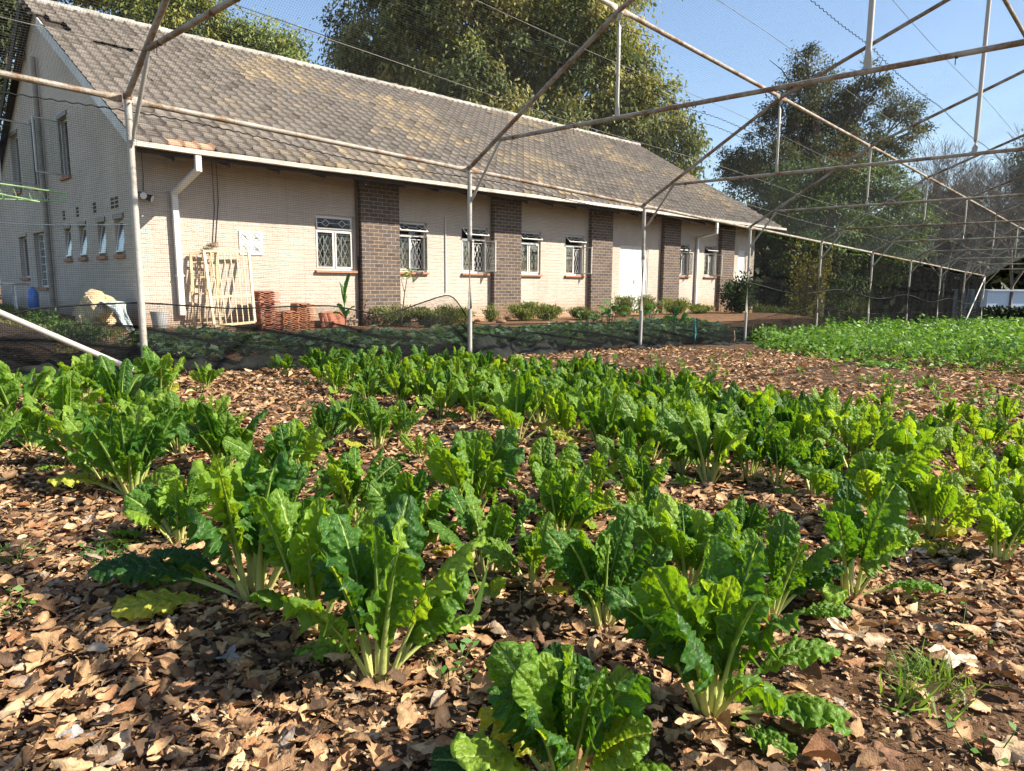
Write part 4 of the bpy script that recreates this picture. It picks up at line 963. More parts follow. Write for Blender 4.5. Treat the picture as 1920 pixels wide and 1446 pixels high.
# doors
dm = MB(); a, b = DOOR; dm.bx(a, a+.05, .02, .12, .12, ZD); dm.bx(b-.05, b, .02, .12, .12, ZD); dm.bx(a+.05, b-.05, .02, .12, ZD-.05, ZD); door = dm.build('door', MAT['white'], hall)
for x0, x1 in ((a+.053, (a+b)/2-.003), ((a+b)/2+.003, b-.053)):
    l = MB(); l.bx(x0, x1, .04, .085, .13, ZD-.053); 
    for z in (.5, 1.25, 2.0): l.bx(x0+.01, x1-.01, .030, .0385, z, z+.10)
    lf = l.build('door_leaf', MAT['white'], door, bevel=.003)
h = MB(); h.box(((a+b)/2+.07, .028, 1.22), (.035, .012, .16)); h.tube([((a+b)/2+.07, .02, 1.25), ((a+b)/2+.07, -.02, 1.25), ((a+b)/2+.16, -.025, 1.25)], .009, 6); h.build('handle', MAT['steel'], door)
dm = MB(); dm.bx(18.3, 18.36, .03, .12, .12, 2.5); dm.bx(18.89, 18.95, .03, .12, .12, 2.5); dm.bx(18.36, 18.89, .03, .12, 2.44, 2.5); dm.bx(18.37, 18.88, .05, .09, .13, 2.43); dm.build('door', MAT['white'], hall)
# gable windows
for k, (y0, y1, z0, z1) in enumerate(GW):
    t = .04; fm = MB(); xa, xb = S0+.11, S0+.15
    fm.bx(xa, xb, y0, y0+t, z0, z1); fm.bx(xa, xb, y1-t, y1, z0, z1); fm.bx(xa, xb, y0+t, y1-t, z0, z0+t); fm.bx(xa, xb, y0+t, y1-t, z1-t, z1)
    if k > 3: fm.bx(xa-.002, xb, (y0+y1)/2-.02, (y0+y1)/2+.02, z0+t, z1-t)
    if k == 6:
        for z in np.linspace(z0, z1, 8)[1:-1]: fm.bx(xa+.01, xb-.01, y0+t, y1-t, z-.008, z+.008)
        for y in np.linspace(y0, y1, 9)[1:-1]: fm.bx(xa+.012, xb-.012, y-.008, y+.008, z0+t, z1-t)
    wv = fm.build('window', MAT['white'], hall)
    g = MB(); g.bx(xa+.016, xa+.022, y0+t, y1-t, z0+t, z1-t); g.build('pane', MAT['glass'], wv)
    sm = MB(); sm.bx(S0-.06, S0+.108, y0-.03, y1+.03, z0-.075, z0-.002); sm.build('sill', MAT['sill'], wv, bevel=.006)
    ln = MB(); ln.bx(S0-.02, S0-.002, y0-.05, y1+.05, z1+.002, z1+.09); ln.build('lintel', MAT['brownpipe'], wv)
    if k < 4 or k in (4, 5):
        f = MB(); W_, H_ = y1-y0-.08, z1-z0-.08; q = .03
        f.bx(-.012, .012, 0, q, 0, H_); f.bx(-.012, .012, W_-q, W_, 0, H_); f.bx(-.012, .012, q, W_-q, 0, q); f.bx(-.012, .012, q, W_-q, H_-q, H_)
        g = MB(); g.bx(-.003, .003, q, W_-q, q, H_-q)
        o1, o2 = f.build('sash', MAT['white'], wv), g.build('pane', MAT['glass'], wv)
        if k < 4: mt = Matrix.Translation((S0+.09, y0+.04, z1-.04)) @ Matrix.Rotation(.17, 4, 'Y') @ Matrix.Translation((0, 0, -H_))
        else: mt = Matrix.Translation((S0+.07, y1-.04, z0+.04)) @ Matrix.Rotation(-1.15, 4, 'Z') @ Matrix.Translation((0, -W_, 0))
        o1.matrix_local = mt; o2.matrix_local = mt
for y, n_ in ((1.35, 2), (2.55, 1), (3.85, 1), (5.0, 1)):
    mm = MB()
    for j in range(n_):
        for zq in range(3): mm.bx(S0-.006, S0+.01, y-j*.26, y-j*.26+.2, 2.50+zq*.075, 2.55+zq*.075)
    mm.build('air_vent', MAT['void'], hall)
mm = MB()
for j in range(4): mm.bx(8.3+j*.065, 8.34+j*.065, -.05, -.04, .12, .27)
mm.build('air_vent', MAT['sill'], hall)

# ------------------------------------------------------------------ things on and by the hall wall
def wl(s, out, z): return bw(s, -out, z)
p, q = wall(447, 432), wall(493, 479)
sign = thing('sign_board', 'white square board with four prohibition symbols on the hall wall', 'sign', wl(0, 0, 0), RZW)
m = MB(); m.bx(p[0], q[0], -.016, -.004, q[2], p[2]); m.build('board', MAT['white'], sign, bevel=.002)
cx, cz, r = (p[0]+q[0])/2, (p[2]+q[2])/2, .085; dx, dz = (q[0]-p[0])*.235, (p[2]-q[2])*.24
for i, (sx_, sz_) in enumerate(((-1, 1), (1, 1), (-1, -1), (1, -1))):
    o = (cx+sx_*dx, -.0185, cz+sz_*dz); m = MB(); n = 28
    vs = [(o[0]+math.cos(2*pi*k/n)*rr, o[1], o[2]+math.sin(2*pi*k/n)*rr) for rr in (r, r*.88) for k in range(n)]
    m.add(vs, [(k, (k+1) % n, n+(k+1) % n, n+k) for k in range(n)])
    c45 = r*.9*.707; m.bar((o[0]-c45, o[1]-.0012, o[2]+c45), (o[0]+c45, o[1]-.0012, o[2]-c45), .010, .001, (0, 1, 0))
    def st(a, b, w=.012): m.bar((o[0]+a[0]*r, o[1]-.002, o[2]+a[1]*r), (o[0]+b[0]*r, o[1]-.002, o[2]+b[1]*r), w, .001, (0, 1, 0))
    if i == 0: st((-.05, .3), (.05, -.1)); st((.05, -.1), (-.3, -.5)); st((.05, -.1), (.3, -.45)); st((-.4, .05), (.35, .2)); st((-.05, .42), (-.05, .55), .022)
    if i == 1: st((-.5, -.2), (.5, -.1), .02); st((-.1, -.15), (-.2, -.4)); st((.3, -.1), (.5, .25))
    if i == 2: st((-.3, .35), (.2, -.35)); st((-.1, .1), (.35, .3)); st((.2, -.35), (-.2, -.5)); st((-.32, .45), (-.32, .55), .022)
    if i == 3:
        st((-.35, -.05), (-.2, .3)); st((-.2, .3), (.2, .3)); st((.2, .3), (.35, -.05)); st((-.35, -.05), (-.25, -.45)); st((.35, -.05), (.25, -.45)); st((-.25, -.45), (.25, -.45)); st((-.1, -.1), (.1, -.1), .03)
    m.build('symbol', MAT['grey'], sign)
def spot(px, py, label, aim):
    c = wall(px, py, .14); t = thing('flood_light', label, 'flood light', wl(0, 0, 0), RZW); m = MB()
    c = np.array([c[0], c[1], c[2]]); a = np.array(aim, float); a /= np.linalg.norm(a)
    m.tube([c-a*.09, c-a*.07, c-a*.01, c+a*.05], [.02, .045, .058, .066], 14); m.tube([c-a*.07, (c[0], -.03, c[2]+.02)], .012, 6); m.box((c[0], -.014, c[2]+.03), (.08, .024, .08)); m.build('housing', MAT['black'], t, True)
    m = MB(); m.tube([c+a*.0505, c+a*.056], .060, 14); m.build('lens', MAT['white'], t)
spot(267, 366, 'round floodlight facing out near the hall corner', (.05, -1, -.25)); spot(280, 371, 'round floodlight turned right, beside the outward facing one', (.75, -.6, -.35))
gl = gable(48, 108); t = thing('bulkhead_lamp', 'dark lamp hanging high on the shaded gable wall', 'lamp', bw(0, 0, 0), RZW)
m = MB(); m.tube([(S0-.12, gl[1], gl[2]-.12), (S0-.12, gl[1], gl[2]-.05), (S0-.12, gl[1], gl[2]+.09), (S0-.10, gl[1], gl[2]+.15)], [.03, .11, .13, .05], 12); m.build('shade', MAT['dark'], t, True)
m = MB(); m.tube([(S0-.12, gl[1], gl[2]+.14), (S0-.03, gl[1], gl[2]+.6)], .012, 6); m.build('arm', MAT['dark'], t)

# steel gates leaning on the wall
def gate(label, c, nbar, mid, mat, arch=False):
    """c: TL, TR, BR, BL in wall-local coordinates"""
    t = thing('security_gate', label, 'steel gate', bw(0, 0, 0), RZW, 'steel gates leaning on the wall')
    c = [np.array(x, float) for x in c]; fm = MB()
    for a, b in ((0, 1), (1, 2), (3, 2), (0, 3)): fm.bar(c[a], c[b], .045, .04, (0, 1, 0))
    L = lambda u, v: (c[0]*(1-u)+c[1]*u)*(1-v)+(c[3]*(1-u)+c[2]*u)*v
    for v in mid: fm.bar(L(0, v), L(1, v), .032, .028, (0, 1, 0))
    fm.build('frame', mat, t); bm = MB()
    for k in range(1, nbar): u = k/nbar; bm.tube([L(u, .01), L(u, .5)+np.array([rnd.gauss(0, .006), 0, 0]), L(u, .99)], .011, 6)
    if arch:
        for u in (.2, .45, .7): bm.tube([L(u, .05), L(u+.04, .12), L(u+.1, .09), L(u+.14, .25), L(u+.05, .33)], .007, 5)
    bm.build('bars', mat, t)
    lk = MB(); z = L(.0, .47); lk.box(z+np.array([-.01, -.01, 0]), (.07, .06, .13)); lk.build('lock_box', mat, t)
G = lambda x, y, off: wall(x, y, off)
gate('tall cream steel gate leaning in front on the hall wall', [G(382, 471, .20), G(466, 471, .20), G(478, 604, .62), G(402, 611, .62)], 7, (.62,), MAT['bars'])
gate('rusty narrow steel gate leaning behind the tall cream one', [G(357, 476, .08), G(404, 472, .16), G(413, 611, .34), G(364, 613, .22)], 4, (.12, .33, .55), MAT['rustbar'], True)
q = wall(397, 461, .06); t = MB()
for k in range(60):
    a = rnd.uniform(0, 6.28); L = rnd.uniform(.05, .16); e = rnd.gauss(0, .25)
    t.tube([(q[0]+rnd.gauss(0, .03), -.09+rnd.gauss(0, .03), q[2]-.03+rnd.uniform(0, .05)), (q[0]+math.cos(a)*L, -.09+math.sin(a)*.06, q[2]-.02+abs(e)*.2)], .004, 4)
o = t.build('bird_nest', MAT['rustbar'].copy(), None); o.matrix_world = Matrix.Translation(Vector(B0)) @ Matrix.Rotation(RZW, 4, 'Z'); tag(o, 'small ragged twig nest on top of the leaning steel gates', 'nest')
o.data.materials[0] = MAT['wood']

# stacks of spare terracotta roof tiles
def rtile_mesh():
    m = 14; x = np.linspace(-.21, .21, m); h = .028*np.maximum(0, np.sin((x+.21)/.42*4*pi))**.8
    V = []; 
    for yy in (-.16, .16):
        for dz in (0, -.016): V += [(a, yy, b+dz) for a, b in zip(x, h)]
    f = []
    for k in range(m-1):
        f += [(k, k+1, 2*m+k+1, 2*m+k), (m+k, 3*m+k, 3*m+k+1, m+k+1), (k, m+k, m+k+1, k+1), (2*m+k, 2*m+k+1, 3*m+k+1, 3*m+k)]
    f += [(0, 2*m, 3*m, m), (m-1, 2*m-1, 4*m-1, 3*m-1)]
    me = bpy.data.meshes.new('roof_tile'); me.from_pydata(V, [], f); me.materials.append(MAT['terracotta']); return me
RT_ME = rtile_mesh(); TERR2 = simple('red_terracotta', (.36, .14, .085), .85, .2, var=.4, scale=8, bump=.003)
RT_ME2 = RT_ME.copy(); RT_ME2.materials[0] = TERR2
def tile_stack(px, pyb, pyt, off, label, me, rot=.0, w=1.):
    b = wall(px, pyb, off); tp = wall(px, pyt, off); zb = float(gz(*bw(b[0], b[1], 0)[:2])); H_ = tp[2]-zb; n = max(3, int(H_/.040))
    for k in range(n):
        o = bpy.data.objects.new('roof_tile', me); link(o); pp = bw(b[0]+rnd.gauss(0, .008), b[1]+rnd.gauss(0, .012), zb+.02+k*H_/n)
        o.location = Vector(pp); o.rotation_euler = (rnd.gauss(0, .02), rnd.gauss(0, .015), RZW+rot+rnd.gauss(0, .03)); o.scale = (w, 1, 1.)
        tag(o, label, 'roof tile', 'spare roof tiles stacked by the wall')
tile_stack(502, 614, 546, .45, 'terracotta roof tile in the tallest stack beside the leaning gates', RT_ME2, w=1.0)
tile_stack(540, 614, 583, .50, 'terracotta roof tile in the lowest stack, between the other two', RT_ME, w=.85)
tile_stack(568, 614, 568, .45, 'terracotta roof tile in the mid-height stack nearest the first window', RT_ME, w=.9)
for k in range(3):
    b = wall(618+k*7, 600, .30); o = bpy.data.objects.new('roof_tile', RT_ME2); link(o); o.location = Vector(bw(b[0], -.25-.03*k, .33)); o.rotation_euler = (math.radians(72), rnd.gauss(0, .05)-.12*k, RZW+.1); tag(o, 'reddish roof tile leaning upright against the wall below the first window', 'roof tile', 'tiles leaning upright')
# oddments at the foot of the wall
def lump(name, label, cat, c, r, mat, seed=0, sq=(1, 1, 1), rough=.25, n=3):
    import bmesh
    bm = bmesh.new(); bmesh.ops.create_icosphere(bm, subdivisions=n, radius=1); rg = random.Random(seed); ph = [(Vector((rg.gauss(0, 1), rg.gauss(0, 1), rg.gauss(0, 1)))*f, rg.uniform(0, 6), 1/f) for f in (1.2, 1.7, 2.6, 3.5, 5, 7, 9, 12) for _ in range(2)]
    for v in bm.verts:
        d = sum(a*math.sin(k.dot(v.co)+p_) for k, p_, a in ph); v.co *= 1+rough*d*.5; v.co = Vector((v.co.x*sq[0], v.co.y*sq[1], v.co.z*sq[2]))*r
    me = bpy.data.meshes.new(name); bm.to_mesh(me); bm.free(); me.materials.append(mat)
    o = link(bpy.data.objects.new(name, me)); o.location = Vector([float(x) for x in c]); return tag(o, label, cat)
def gpt(px, py, z=None):
    """point on the outer ground under a pixel"""
    p = CAM.copy(); d = ray(px, py); d = d/np.linalg.norm(d); t = 1.
    while t < 80:
        q = CAM+d*t
        if q[2] < gz(q[0], q[1]): return q
        t += .02
    return q
c = gpt(178, 612); lump('straw_heap', 'yellowish lump of straw and earth heaped against the shaded gable wall', 'heap', c+np.array([-.34, .22, .18]), .50, MAT['straw'], 3, (1.15, .9, .78), .42, 4)
# crumpled sack sheet hanging off the heap
a0, a1 = c+np.array([-.02, .30, .42]), gpt(247, 626)+np.array([0, 0, .03]); n1, n2 = 26, 12; V = []
for i in range(n1):
    u = i/(n1-1); mid_ = a0*(1-u)+a1*u+np.array([0, 0, .16*math.sin(pi*u)*(1-u)]); w_ = .22*(1-.86*u)+.02*math.sin(u*9)
    for j in range(n2):
        v = j/(n2-1)*2-1; V.append(mid_+np.array([.62, .70, 0])*v*w_+np.array([.3, -.3, .6])*(.022*math.sin(v*4+u*6)+.012*math.sin(v*9-u*11)+.012*math.sin(u*19+v)))
Q = [[i*n2+j, i*n2+j+1, (i+1)*n2+j+1, (i+1)*n2+j] for i in range(n1-1) for j in range(n2-1)]
o = mesh_np('woven_sack', V, Q, MAT['sack'], smooth=True); so_ = o.modifiers.new('thick', 'SOLIDIFY'); so_.thickness = .012; tag(o, 'crumpled white and green sack sliding down from the straw heap', 'sack')
# metal table and bottle by the gable
tp = plane(30, 574, B0+WB*(-4.7), WB); tz = float(tp[2]); th = plane(30, 530, tp, (FW[0], FW[1], 0))[2]-tz; t = thing('metal_table', 'pale square metal table standing in the grass beside the gable', 'table', (tp[0], tp[1], tz), .5)
m = MB(); m.box((0, 0, .60), (.62, .5, .035)); m.box((0, 0, .575), (.56, .44, .02)); m.build('table_top', MAT['steel'], t, bevel=.008)
for sx_ in (-1, 1):
    for sy_ in (-1, 1):
        m = MB(); m.tube([(sx_*.25, sy_*.19, .57), (sx_*.28, sy_*.22, .50), (sx_*.33, sy_*.25, -.30)], .022, 8); m.build('leg', MAT['steel'], t, True)
t.scale = (th/.62,)*3
tb = plane(57, 572, B0+WB*(-4.5), WB); t = thing('water_bottle', 'blue plastic water bottle standing in the grass by the table leg', 'bottle', (tb[0]+.05, tb[1]+.05, tb[2]+.06)); t.scale = (.75, .75, .75)
m = MB(); m.tube([(0, 0, -.15), (0, 0, -.13), (0, 0, .28), (0, 0, .34), (0, 0, .40)], [.12, .14, .14, .10, .05], 16); m.build('body', MAT['blue'], t, True)
m = MB(); m.tube([(0, 0, .401), (0, 0, .44)], .055, 12); m.build('cap', MAT['blue'], t, True)
bp = wall(300, 612, .5); bz = float(gz(*bw(bp[0], bp[1], 0)[:2])); t = thing('bucket', 'faded grey bucket at the foot of the wall behind the first post', 'bucket', bw(bp[0], bp[1], bz))
m = MB(); m.tube([(0, 0, 0), (0, 0, .01), (0, 0, .30), (0, 0, .302), (0, 0, .03)], [.11, .115, .15, .138, .105], 18); m.build('body', MAT['bucket'], t, True)
m = MB(); m.tube([(.15*math.cos(a), .02, .29+.11*math.sin(a)) for a in np.linspace(0, pi, 12)], .005, 5); m.build('handle', MAT['steel'], t)
for i, (px, py, r_, lab) in enumerate(((705, 622, .11, 'brown angular stone lying below the first brick pier'), (300, 640, .10, 'brown clod beside the foot of the first post'), (660, 632, .08, 'small rough stone left of the first brick pier'), (940, 606, .12, 'flat brown stone in front of the second brick pier'), (1068, 608, .12, 'flat stone slab below the fifth window'), (235, 632, .10, 'earth clod under the end of the white sack'), (430, 622, .12, 'lump of earth under the leaning steel gates'), (895, 603, .07, 'small stone behind the second grey post'))):
    p = gpt(px, py); lump('stone', lab, 'stone', p+np.array([0, 0, r_*.25]), r_, MAT['stone'], 20+i, (1.2, .9, .55), .18)
# stakes
def stake(px, pyb, pyt, mat, label, r=.014, x=None):
    p = ground(px, pyb) if x is None else x; p[2] = gz(p[0], p[1]); q = plane(px, pyt, p, (FW[0], FW[1], 0)); m = MB(); m.tube([(p[0], p[1], p[2]-.1), (p[0]+.01, p[1], (p[2]+q[2])/2), (q[0], q[1], q[2])], r, 8)
    m.tube([(q[0], q[1], q[2]-.002), (q[0], q[1], q[2]+.006)], r*.7, 8)
    tag(m.build('garden_stake', mat, None, True), label, 'stake')
stake(1302, 655, 597, MAT['teal'], 'teal painted stake in the soil left of the fourth post', .017)
stake(1376, 648, 620, MAT['wood'], 'short brown stick beside the fourth post')
stake(1553, 626, 584, MAT['steel'], 'thin pale stake rising from the pea plants')
stake(1288, 640, 603, MAT['wood'], 'thin brown stick close to the teal stake', .008)
# overhead and slung wires outside
def wire(name, pts, r, mat, label, cat='cable', sag=0.):
    a, b = np.array(pts[0], float), np.array(pts[1], float); n = 24; P = [a+(b-a)*t+np.array([0, 0, -4*sag*t*(1-t)]) for t in np.linspace(0, 1, n)]
    V, Q = prisms(P[:-1], P[1:], r, None, 5); tag(mesh_np(name, V, Q, mat), label, cat)
g1, g2 = gable(0, 415), gable(243, 432)
wire('washing_line', (bw(S0-.3, 13, g1[2]), bw(S0-.06, .1, 2.13)), .008, MAT['steel'], 'pale washing line stretched along the shaded gable wall', sag=.05)
wire('power_line', (at(300, -40, 40), at(640, 78, 24)), .014, MAT['black'], 'thin black power line crossing the sky above the roof ridge')
# green lattice boom left of the gable
t = thing('lattice_boom', 'green steel lattice boom jutting in front of the gable wall', 'steel truss', (0, 0, 0))
m = MB(); a = at(-60, 352, 12.); b = at(125, 378, 12.6); c2 = at(-60, 336, 12.); d2 = at(128, 363, 12.6); e2 = at(-60, 372, 12.4); f2 = at(75, 379, 12.5)
m.tube([c2, d2], .014, 6); m.tube([e2, b], .014, 6); m.tube([a, f2], .014, 6)
m.build('chord', MAT['green'], t); m = MB()
for k in range(7):
    u = k/7; m.tube([c2+(d2-c2)*u, e2+(b-e2)*(u+.07)], .008, 5); m.tube([e2+(b-e2)*(u+.07), c2+(d2-c2)*min(1, u+.14)], .008, 5)
m.build('lacing', MAT['green'], t)
m = MB(); q0 = at(-62, 352, 12.2); m.tube([(q0[0], q0[1], -.2), (q0[0], q0[1], q0[2]+.6)], .05, 8); m.build('mast', MAT['green'], t)

# ------------------------------------------------------------------ plants beyond the net
def cpal(c, n, var=.25): return np.asarray(c)[None]*R.uniform(1-var, 1+var, (n, 1))*R.uniform(.92, 1.08, (n, 3))
def shrub(loc, h, w, n, ls, cols, label, name='shrub', upright=.6, cat='shrub', group=None, mat='soft', nst=9, aspect=.35):
    t = thing(name, label, cat, loc, 0, group)
    st = []; tips = []
    for k in range(nst):
        a = rnd.uniform(0, 6.28); rr = rnd.random()**.6*w; st.append(((rr*.2*math.cos(a), rr*.2*math.sin(a), 0), (rr*math.cos(a), rr*math.sin(a), h*rnd.uniform(.7, 1.)*(1-.35*(rr/w)**2))))
    A = np.array([s[0] for s in st]); Bq = np.array([s[1] for s in st]); V, Q = prisms(A, Bq, .008*max(1, h), .003, 5); mesh_np('stems', V, Q, MAT['bark'], t)
    i = R.integers(0, nst, n); u = R.uniform(.12, 1.05, n)[:, None]; P = A[i]*(1-u)+Bq[i]*u+R.normal(0, 1, (n, 3))*np.array([w*.22, w*.22, h*.05])
    D = unit(n)*(1-upright)+np.array([0, 0, 1.])*upright+(P-np.array([0, 0, h*.3]))*.5
    c = np.concatenate([cpal(cols[R.integers(0, len(cols))], 1) for _ in range(n)], 0) if n < 50 else np.array(cols)[R.integers(0, len(cols), n)]*R.uniform(.75, 1.25, (n, 1))
    V, Q, C = kites(P, D, unit(n), R.uniform(.7, 1.3, n)*ls, R.uniform(.7, 1.3, n)*ls*aspect, c)
    mesh_np('foliage', V, Q, MAT[mat], t, C); return t
ROS = [(.16, .19, .07), (.21, .23, .085), (.12, .15, .055)]; GRN = [(.05, .13, .03), (.08, .18, .04), (.035, .10, .025)]; OLV = [(.22, .25, .07), (.16, .20, .055)]
GS = 'shrubs along the foot of the hall wall'
def wshrub(px, pyb, pyt, off, wpx, cols, label, **k):
    b = wall(px, pyb, off); tp = wall(px, pyt, off); g = bw(b[0], b[1], 0); g[2] = gz(g[0], g[1]); d = depth_of(g); w = wpx/2*d/F
    shrub(g, (tp[2]-g[2])*rnd.uniform(1.02, 1.25), w*rnd.uniform(1.0, 1.3), k.pop('n', 2800), k.pop('ls', .07), cols, label, group=GS, **k)
wshrub(745, 612, 572, .6, 62, ROS, 'grey-green bushy shrub right of the first brick pier')
wshrub(800, 618, 582, 1.3, 46, ROS, 'low grey-green shrub between the bushy one and the second post')
wshrub(842, 612, 578, .9, 54, ROS, 'grey-green shrub below the third window')
wshrub(870, 610, 580, .6, 26, OLV, 'thin pale shrub hidden behind the second post', n=500)
wshrub(920, 606, 577, .7, 26, OLV, 'small pointed pale shrub in front of the second brick pier', n=600)
wshrub(985, 610, 566, .8, 50, OLV, 'tall yellowish shrub left of the fourth window sill')
wshrub(1022, 612, 574, 1.0, 46, OLV, 'yellowish shrub right of the tall one below the fourth window')
wshrub(1092, 610, 582, 1.2, 40, ROS, 'small shrub in front of the third brick pier')
wshrub(1170, 606, 560, .9, 58, ROS, 'large rounded shrub in front of the white double door')
wshrub(1208, 602, 562, .9, 46, ROS, 'rounded shrub behind the third post beside the white door')
wshrub(1267, 600, 562, .9, 44, OLV, 'round shrub in front of the fourth brick pier')
wshrub(1308, 598, 572, .9, 36, OLV, 'small shrub at the foot of the white downpipe')
# broad-leaved kale-like plants by the net
def broad(px, pyb, pyt, label, n=9, ls=.2, x=-.9, name='broad_leaf_plant', col=(.05, .15, .03)):
    p = gpt(px, pyb); q = plane(px, pyt, p, (FW[0], FW[1], 0)); h = max(.25, q[2]-p[2]); t = thing(name, label, 'plant', p); m = MB(); lv = []
    for k in range(n):
        a = k*2.4+rnd.uniform(-.3, .3); e = np.array([math.cos(a)*.16, math.sin(a)*.16, h*(.45+.5*k/n)]); m.tube([(0, 0, 0), e*.6, e], [.012, .008, .005], 5)
        A_, Bq, Cc, _u = (lambda r: (r[0], r[1], r[2], r[3]))(chard_leaf(ls, ls*.33, a, math.radians(rnd.uniform(20, 75)), .9, 8, 6, np.array(col)*rnd.uniform(.8, 1.5), .1, R, .3, .3, .2, rnd.gauss(0, .4))[0])
        lv.append((A_+e, Bq, Cc))
    m.build('stems', MAT['twig'], t, True); V, Q, C = joinVQ(lv); mesh_np('leaves', V, Q, MAT['soft'], t, C, smooth=True); return t
broad(1145, 620, 570, 'dark kale-like plant with round leaves left of the white door', 10, .24)
broad(1215, 612, 572, 'kale-like plant with shiny leaves right of the third post', 9, .22)
broad(1125, 618, 585, 'small kale-like plant before the third brick pier', 8, .2)
broad(1262, 628, 583, 'big-leaved plant below the fourth brick pier', 8, .26)
broad(1100, 625, 590, 'pale broad-leaved plant between the squash and third brick pier', 9, .2, col=(.09, .19, .05))
# banana-like plant under the first window
p = bw(*wall(648, 622, .75)); p[2] = gz(p[0], p[1]); t = thing('banana_plant', 'young banana-like plant with big upright leaves below the first window', 'plant', p); lv = []
for a, el, L, d_ in ((.4, 86, .75, .25), (2.5, 80, .6, .4), (4.2, 72, .42, .9), (5.6, 66, .40, 1.1), (1.5, 60, .3, 1.2), (3.3, 50, .3, 1.2)):
    z0 = .42 if L > .5 else .2; q = chard_leaf(L, .085 if L > .5 else .06, a+.7, math.radians(el), d_, 14, 8, (.05, .16, .03), .06, R, .5, .1, .08, .6)[0]; lv.append((q[0]+np.array([0, 0, z0]), q[1], q[2]))
V, Q, C = joinVQ(lv); mesh_np('leaves', V, Q, MAT['soft'], t, C, smooth=True); m = MB(); m.tube([(0, 0, -.1), (.01, 0, .3), (0, 0, .55)], [.035, .03, .012], 8); m.build('stem', MAT['green'], t, True)
# leafless sapling with a few leaves
p = bw(*wall(752, 624, .9)); p[2] = gz(p[0], p[1]); t = thing('sapling', 'thin sapling with a few yellow-green leaves below the second window', 'tree', p); m = MB()
m.tube([(0, 0, 0), (.06, .03, .5), (.10, .04, .75), (.17, .05, 1.05), (.15, .06, 1.22)], [.022, .017, .012, .008, .004], 6); m.tube([(.10, .04, .75), (.02, .02, 1.02), (.03, .02, 1.1)], [.009, .007, .004], 5); m.tube([(.17, .05, 1.05), (.30, .1, 1.2), (.42, .12, 1.23)], [.006, .004, .003], 5); m.build('stem', MAT['twig'], t, True)
n = 40; P = np.array([.22, .07, 1.17])+R.normal(0, 1, (n, 3))*np.array([.12, .06, .05]); V, Q, C = kites(P, unit(n), unit(n), R.uniform(.06, .1, n), R.uniform(.03, .05, n), cpal((.26, .32, .05), n)); mesh_np('leaves', V, Q, MAT['soft'], t, C)
# small dark evergreen tree at the far corner of the hall
p = bw(*wall(1385, 605, 1.6)); p[2] = gz(p[0], p[1]); d = depth_of(p); hh = plane(1385, 515, p, (FW[0], FW[1], 0))[2]-p[2]
shrub(p, hh, 1.15*d/F*34, 2600, .13, [(.03, .06, .02), (.05, .08, .025), (.022, .045, .018)], 'small dark glossy evergreen tree beside the fourth post at the end of the hall', 'evergreen_tree', .25, 'tree', None, 'leaf', 12, .42)
for px, py, pt, lab in ((1418, 598, 570, 'pale green bush behind the net right of the fourth post'), (1510, 600, 545, 'round olive bush seen through the net between fifth and fourth posts'), (1600, 598, 548, 'flat-topped olive bush seen through the net before the sixth post'), (1468, 600, 575, 'low bush on the grass beyond the net')):
    p = at(px, py, 30.); p[2] = gz(p[0], p[1]); q = plane(px, pt, p, (FW[0], FW[1], 0)); shrub(p, max(.6, q[2]-p[2]), .75, 900, .13, [(.13, .15, .05), (.09, .12, .035)], lab, group='bushes beyond the far bays of net')
p = at(1505, 590, 27.); p[2] = gz(p[0], p[1]); shrub(p, plane(1505, 440, p, (FW[0], FW[1], 0))[2]-p[2], .9, 1500, .13, [(.22, .20, .05), (.27, .24, .055), (.15, .16, .045)], 'slender yellow-leaved shrub seen through the net right of the hall end', 'yellow_shrub', .1, 'shrub', None, 'soft', 8, .6)

# squash vines behind the net: one leafy bed
n = 7600; y = R.uniform(-4.6, 11., n); x = R.uniform(-2.7, -.45, n); hmax = (.24+.16*lownoise(x, y, 2.2))*np.clip(1.5-np.abs(x+1.3)*.8, .4, 1)
keep = (y > -3.9) & (lownoise(x+3, y, 1.8) > -.35); x, y, hmax = x[keep], y[keep], hmax[keep]; n = len(x)
P = np.stack([x, y, gz(x, y)+hmax*R.uniform(.1, 1., n)], 1); a = R.uniform(0, 6.28, n); D = np.stack([np.cos(a), np.sin(a), R.normal(-.1, .35, n)], 1); Nn = np.stack([R.normal(0, .45, n), R.normal(0, .45, n), np.ones(n)], 1)
V, Q, C = kites(P, D, Nn, R.uniform(.10, .22, n), R.uniform(.09, .19, n), np.array([(.12, .22, .11), (.16, .26, .14), (.07, .145, .07), (.22, .30, .17)])[R.integers(0, 4, n)]*R.uniform(.8, 1.25, (n, 1)))
tag(mesh_np('squash_vines', V, Q, MAT['soft'], col=C), 'dark bluish green squash vines covering the bed behind the net skirt', 'vines', kind='stuff')
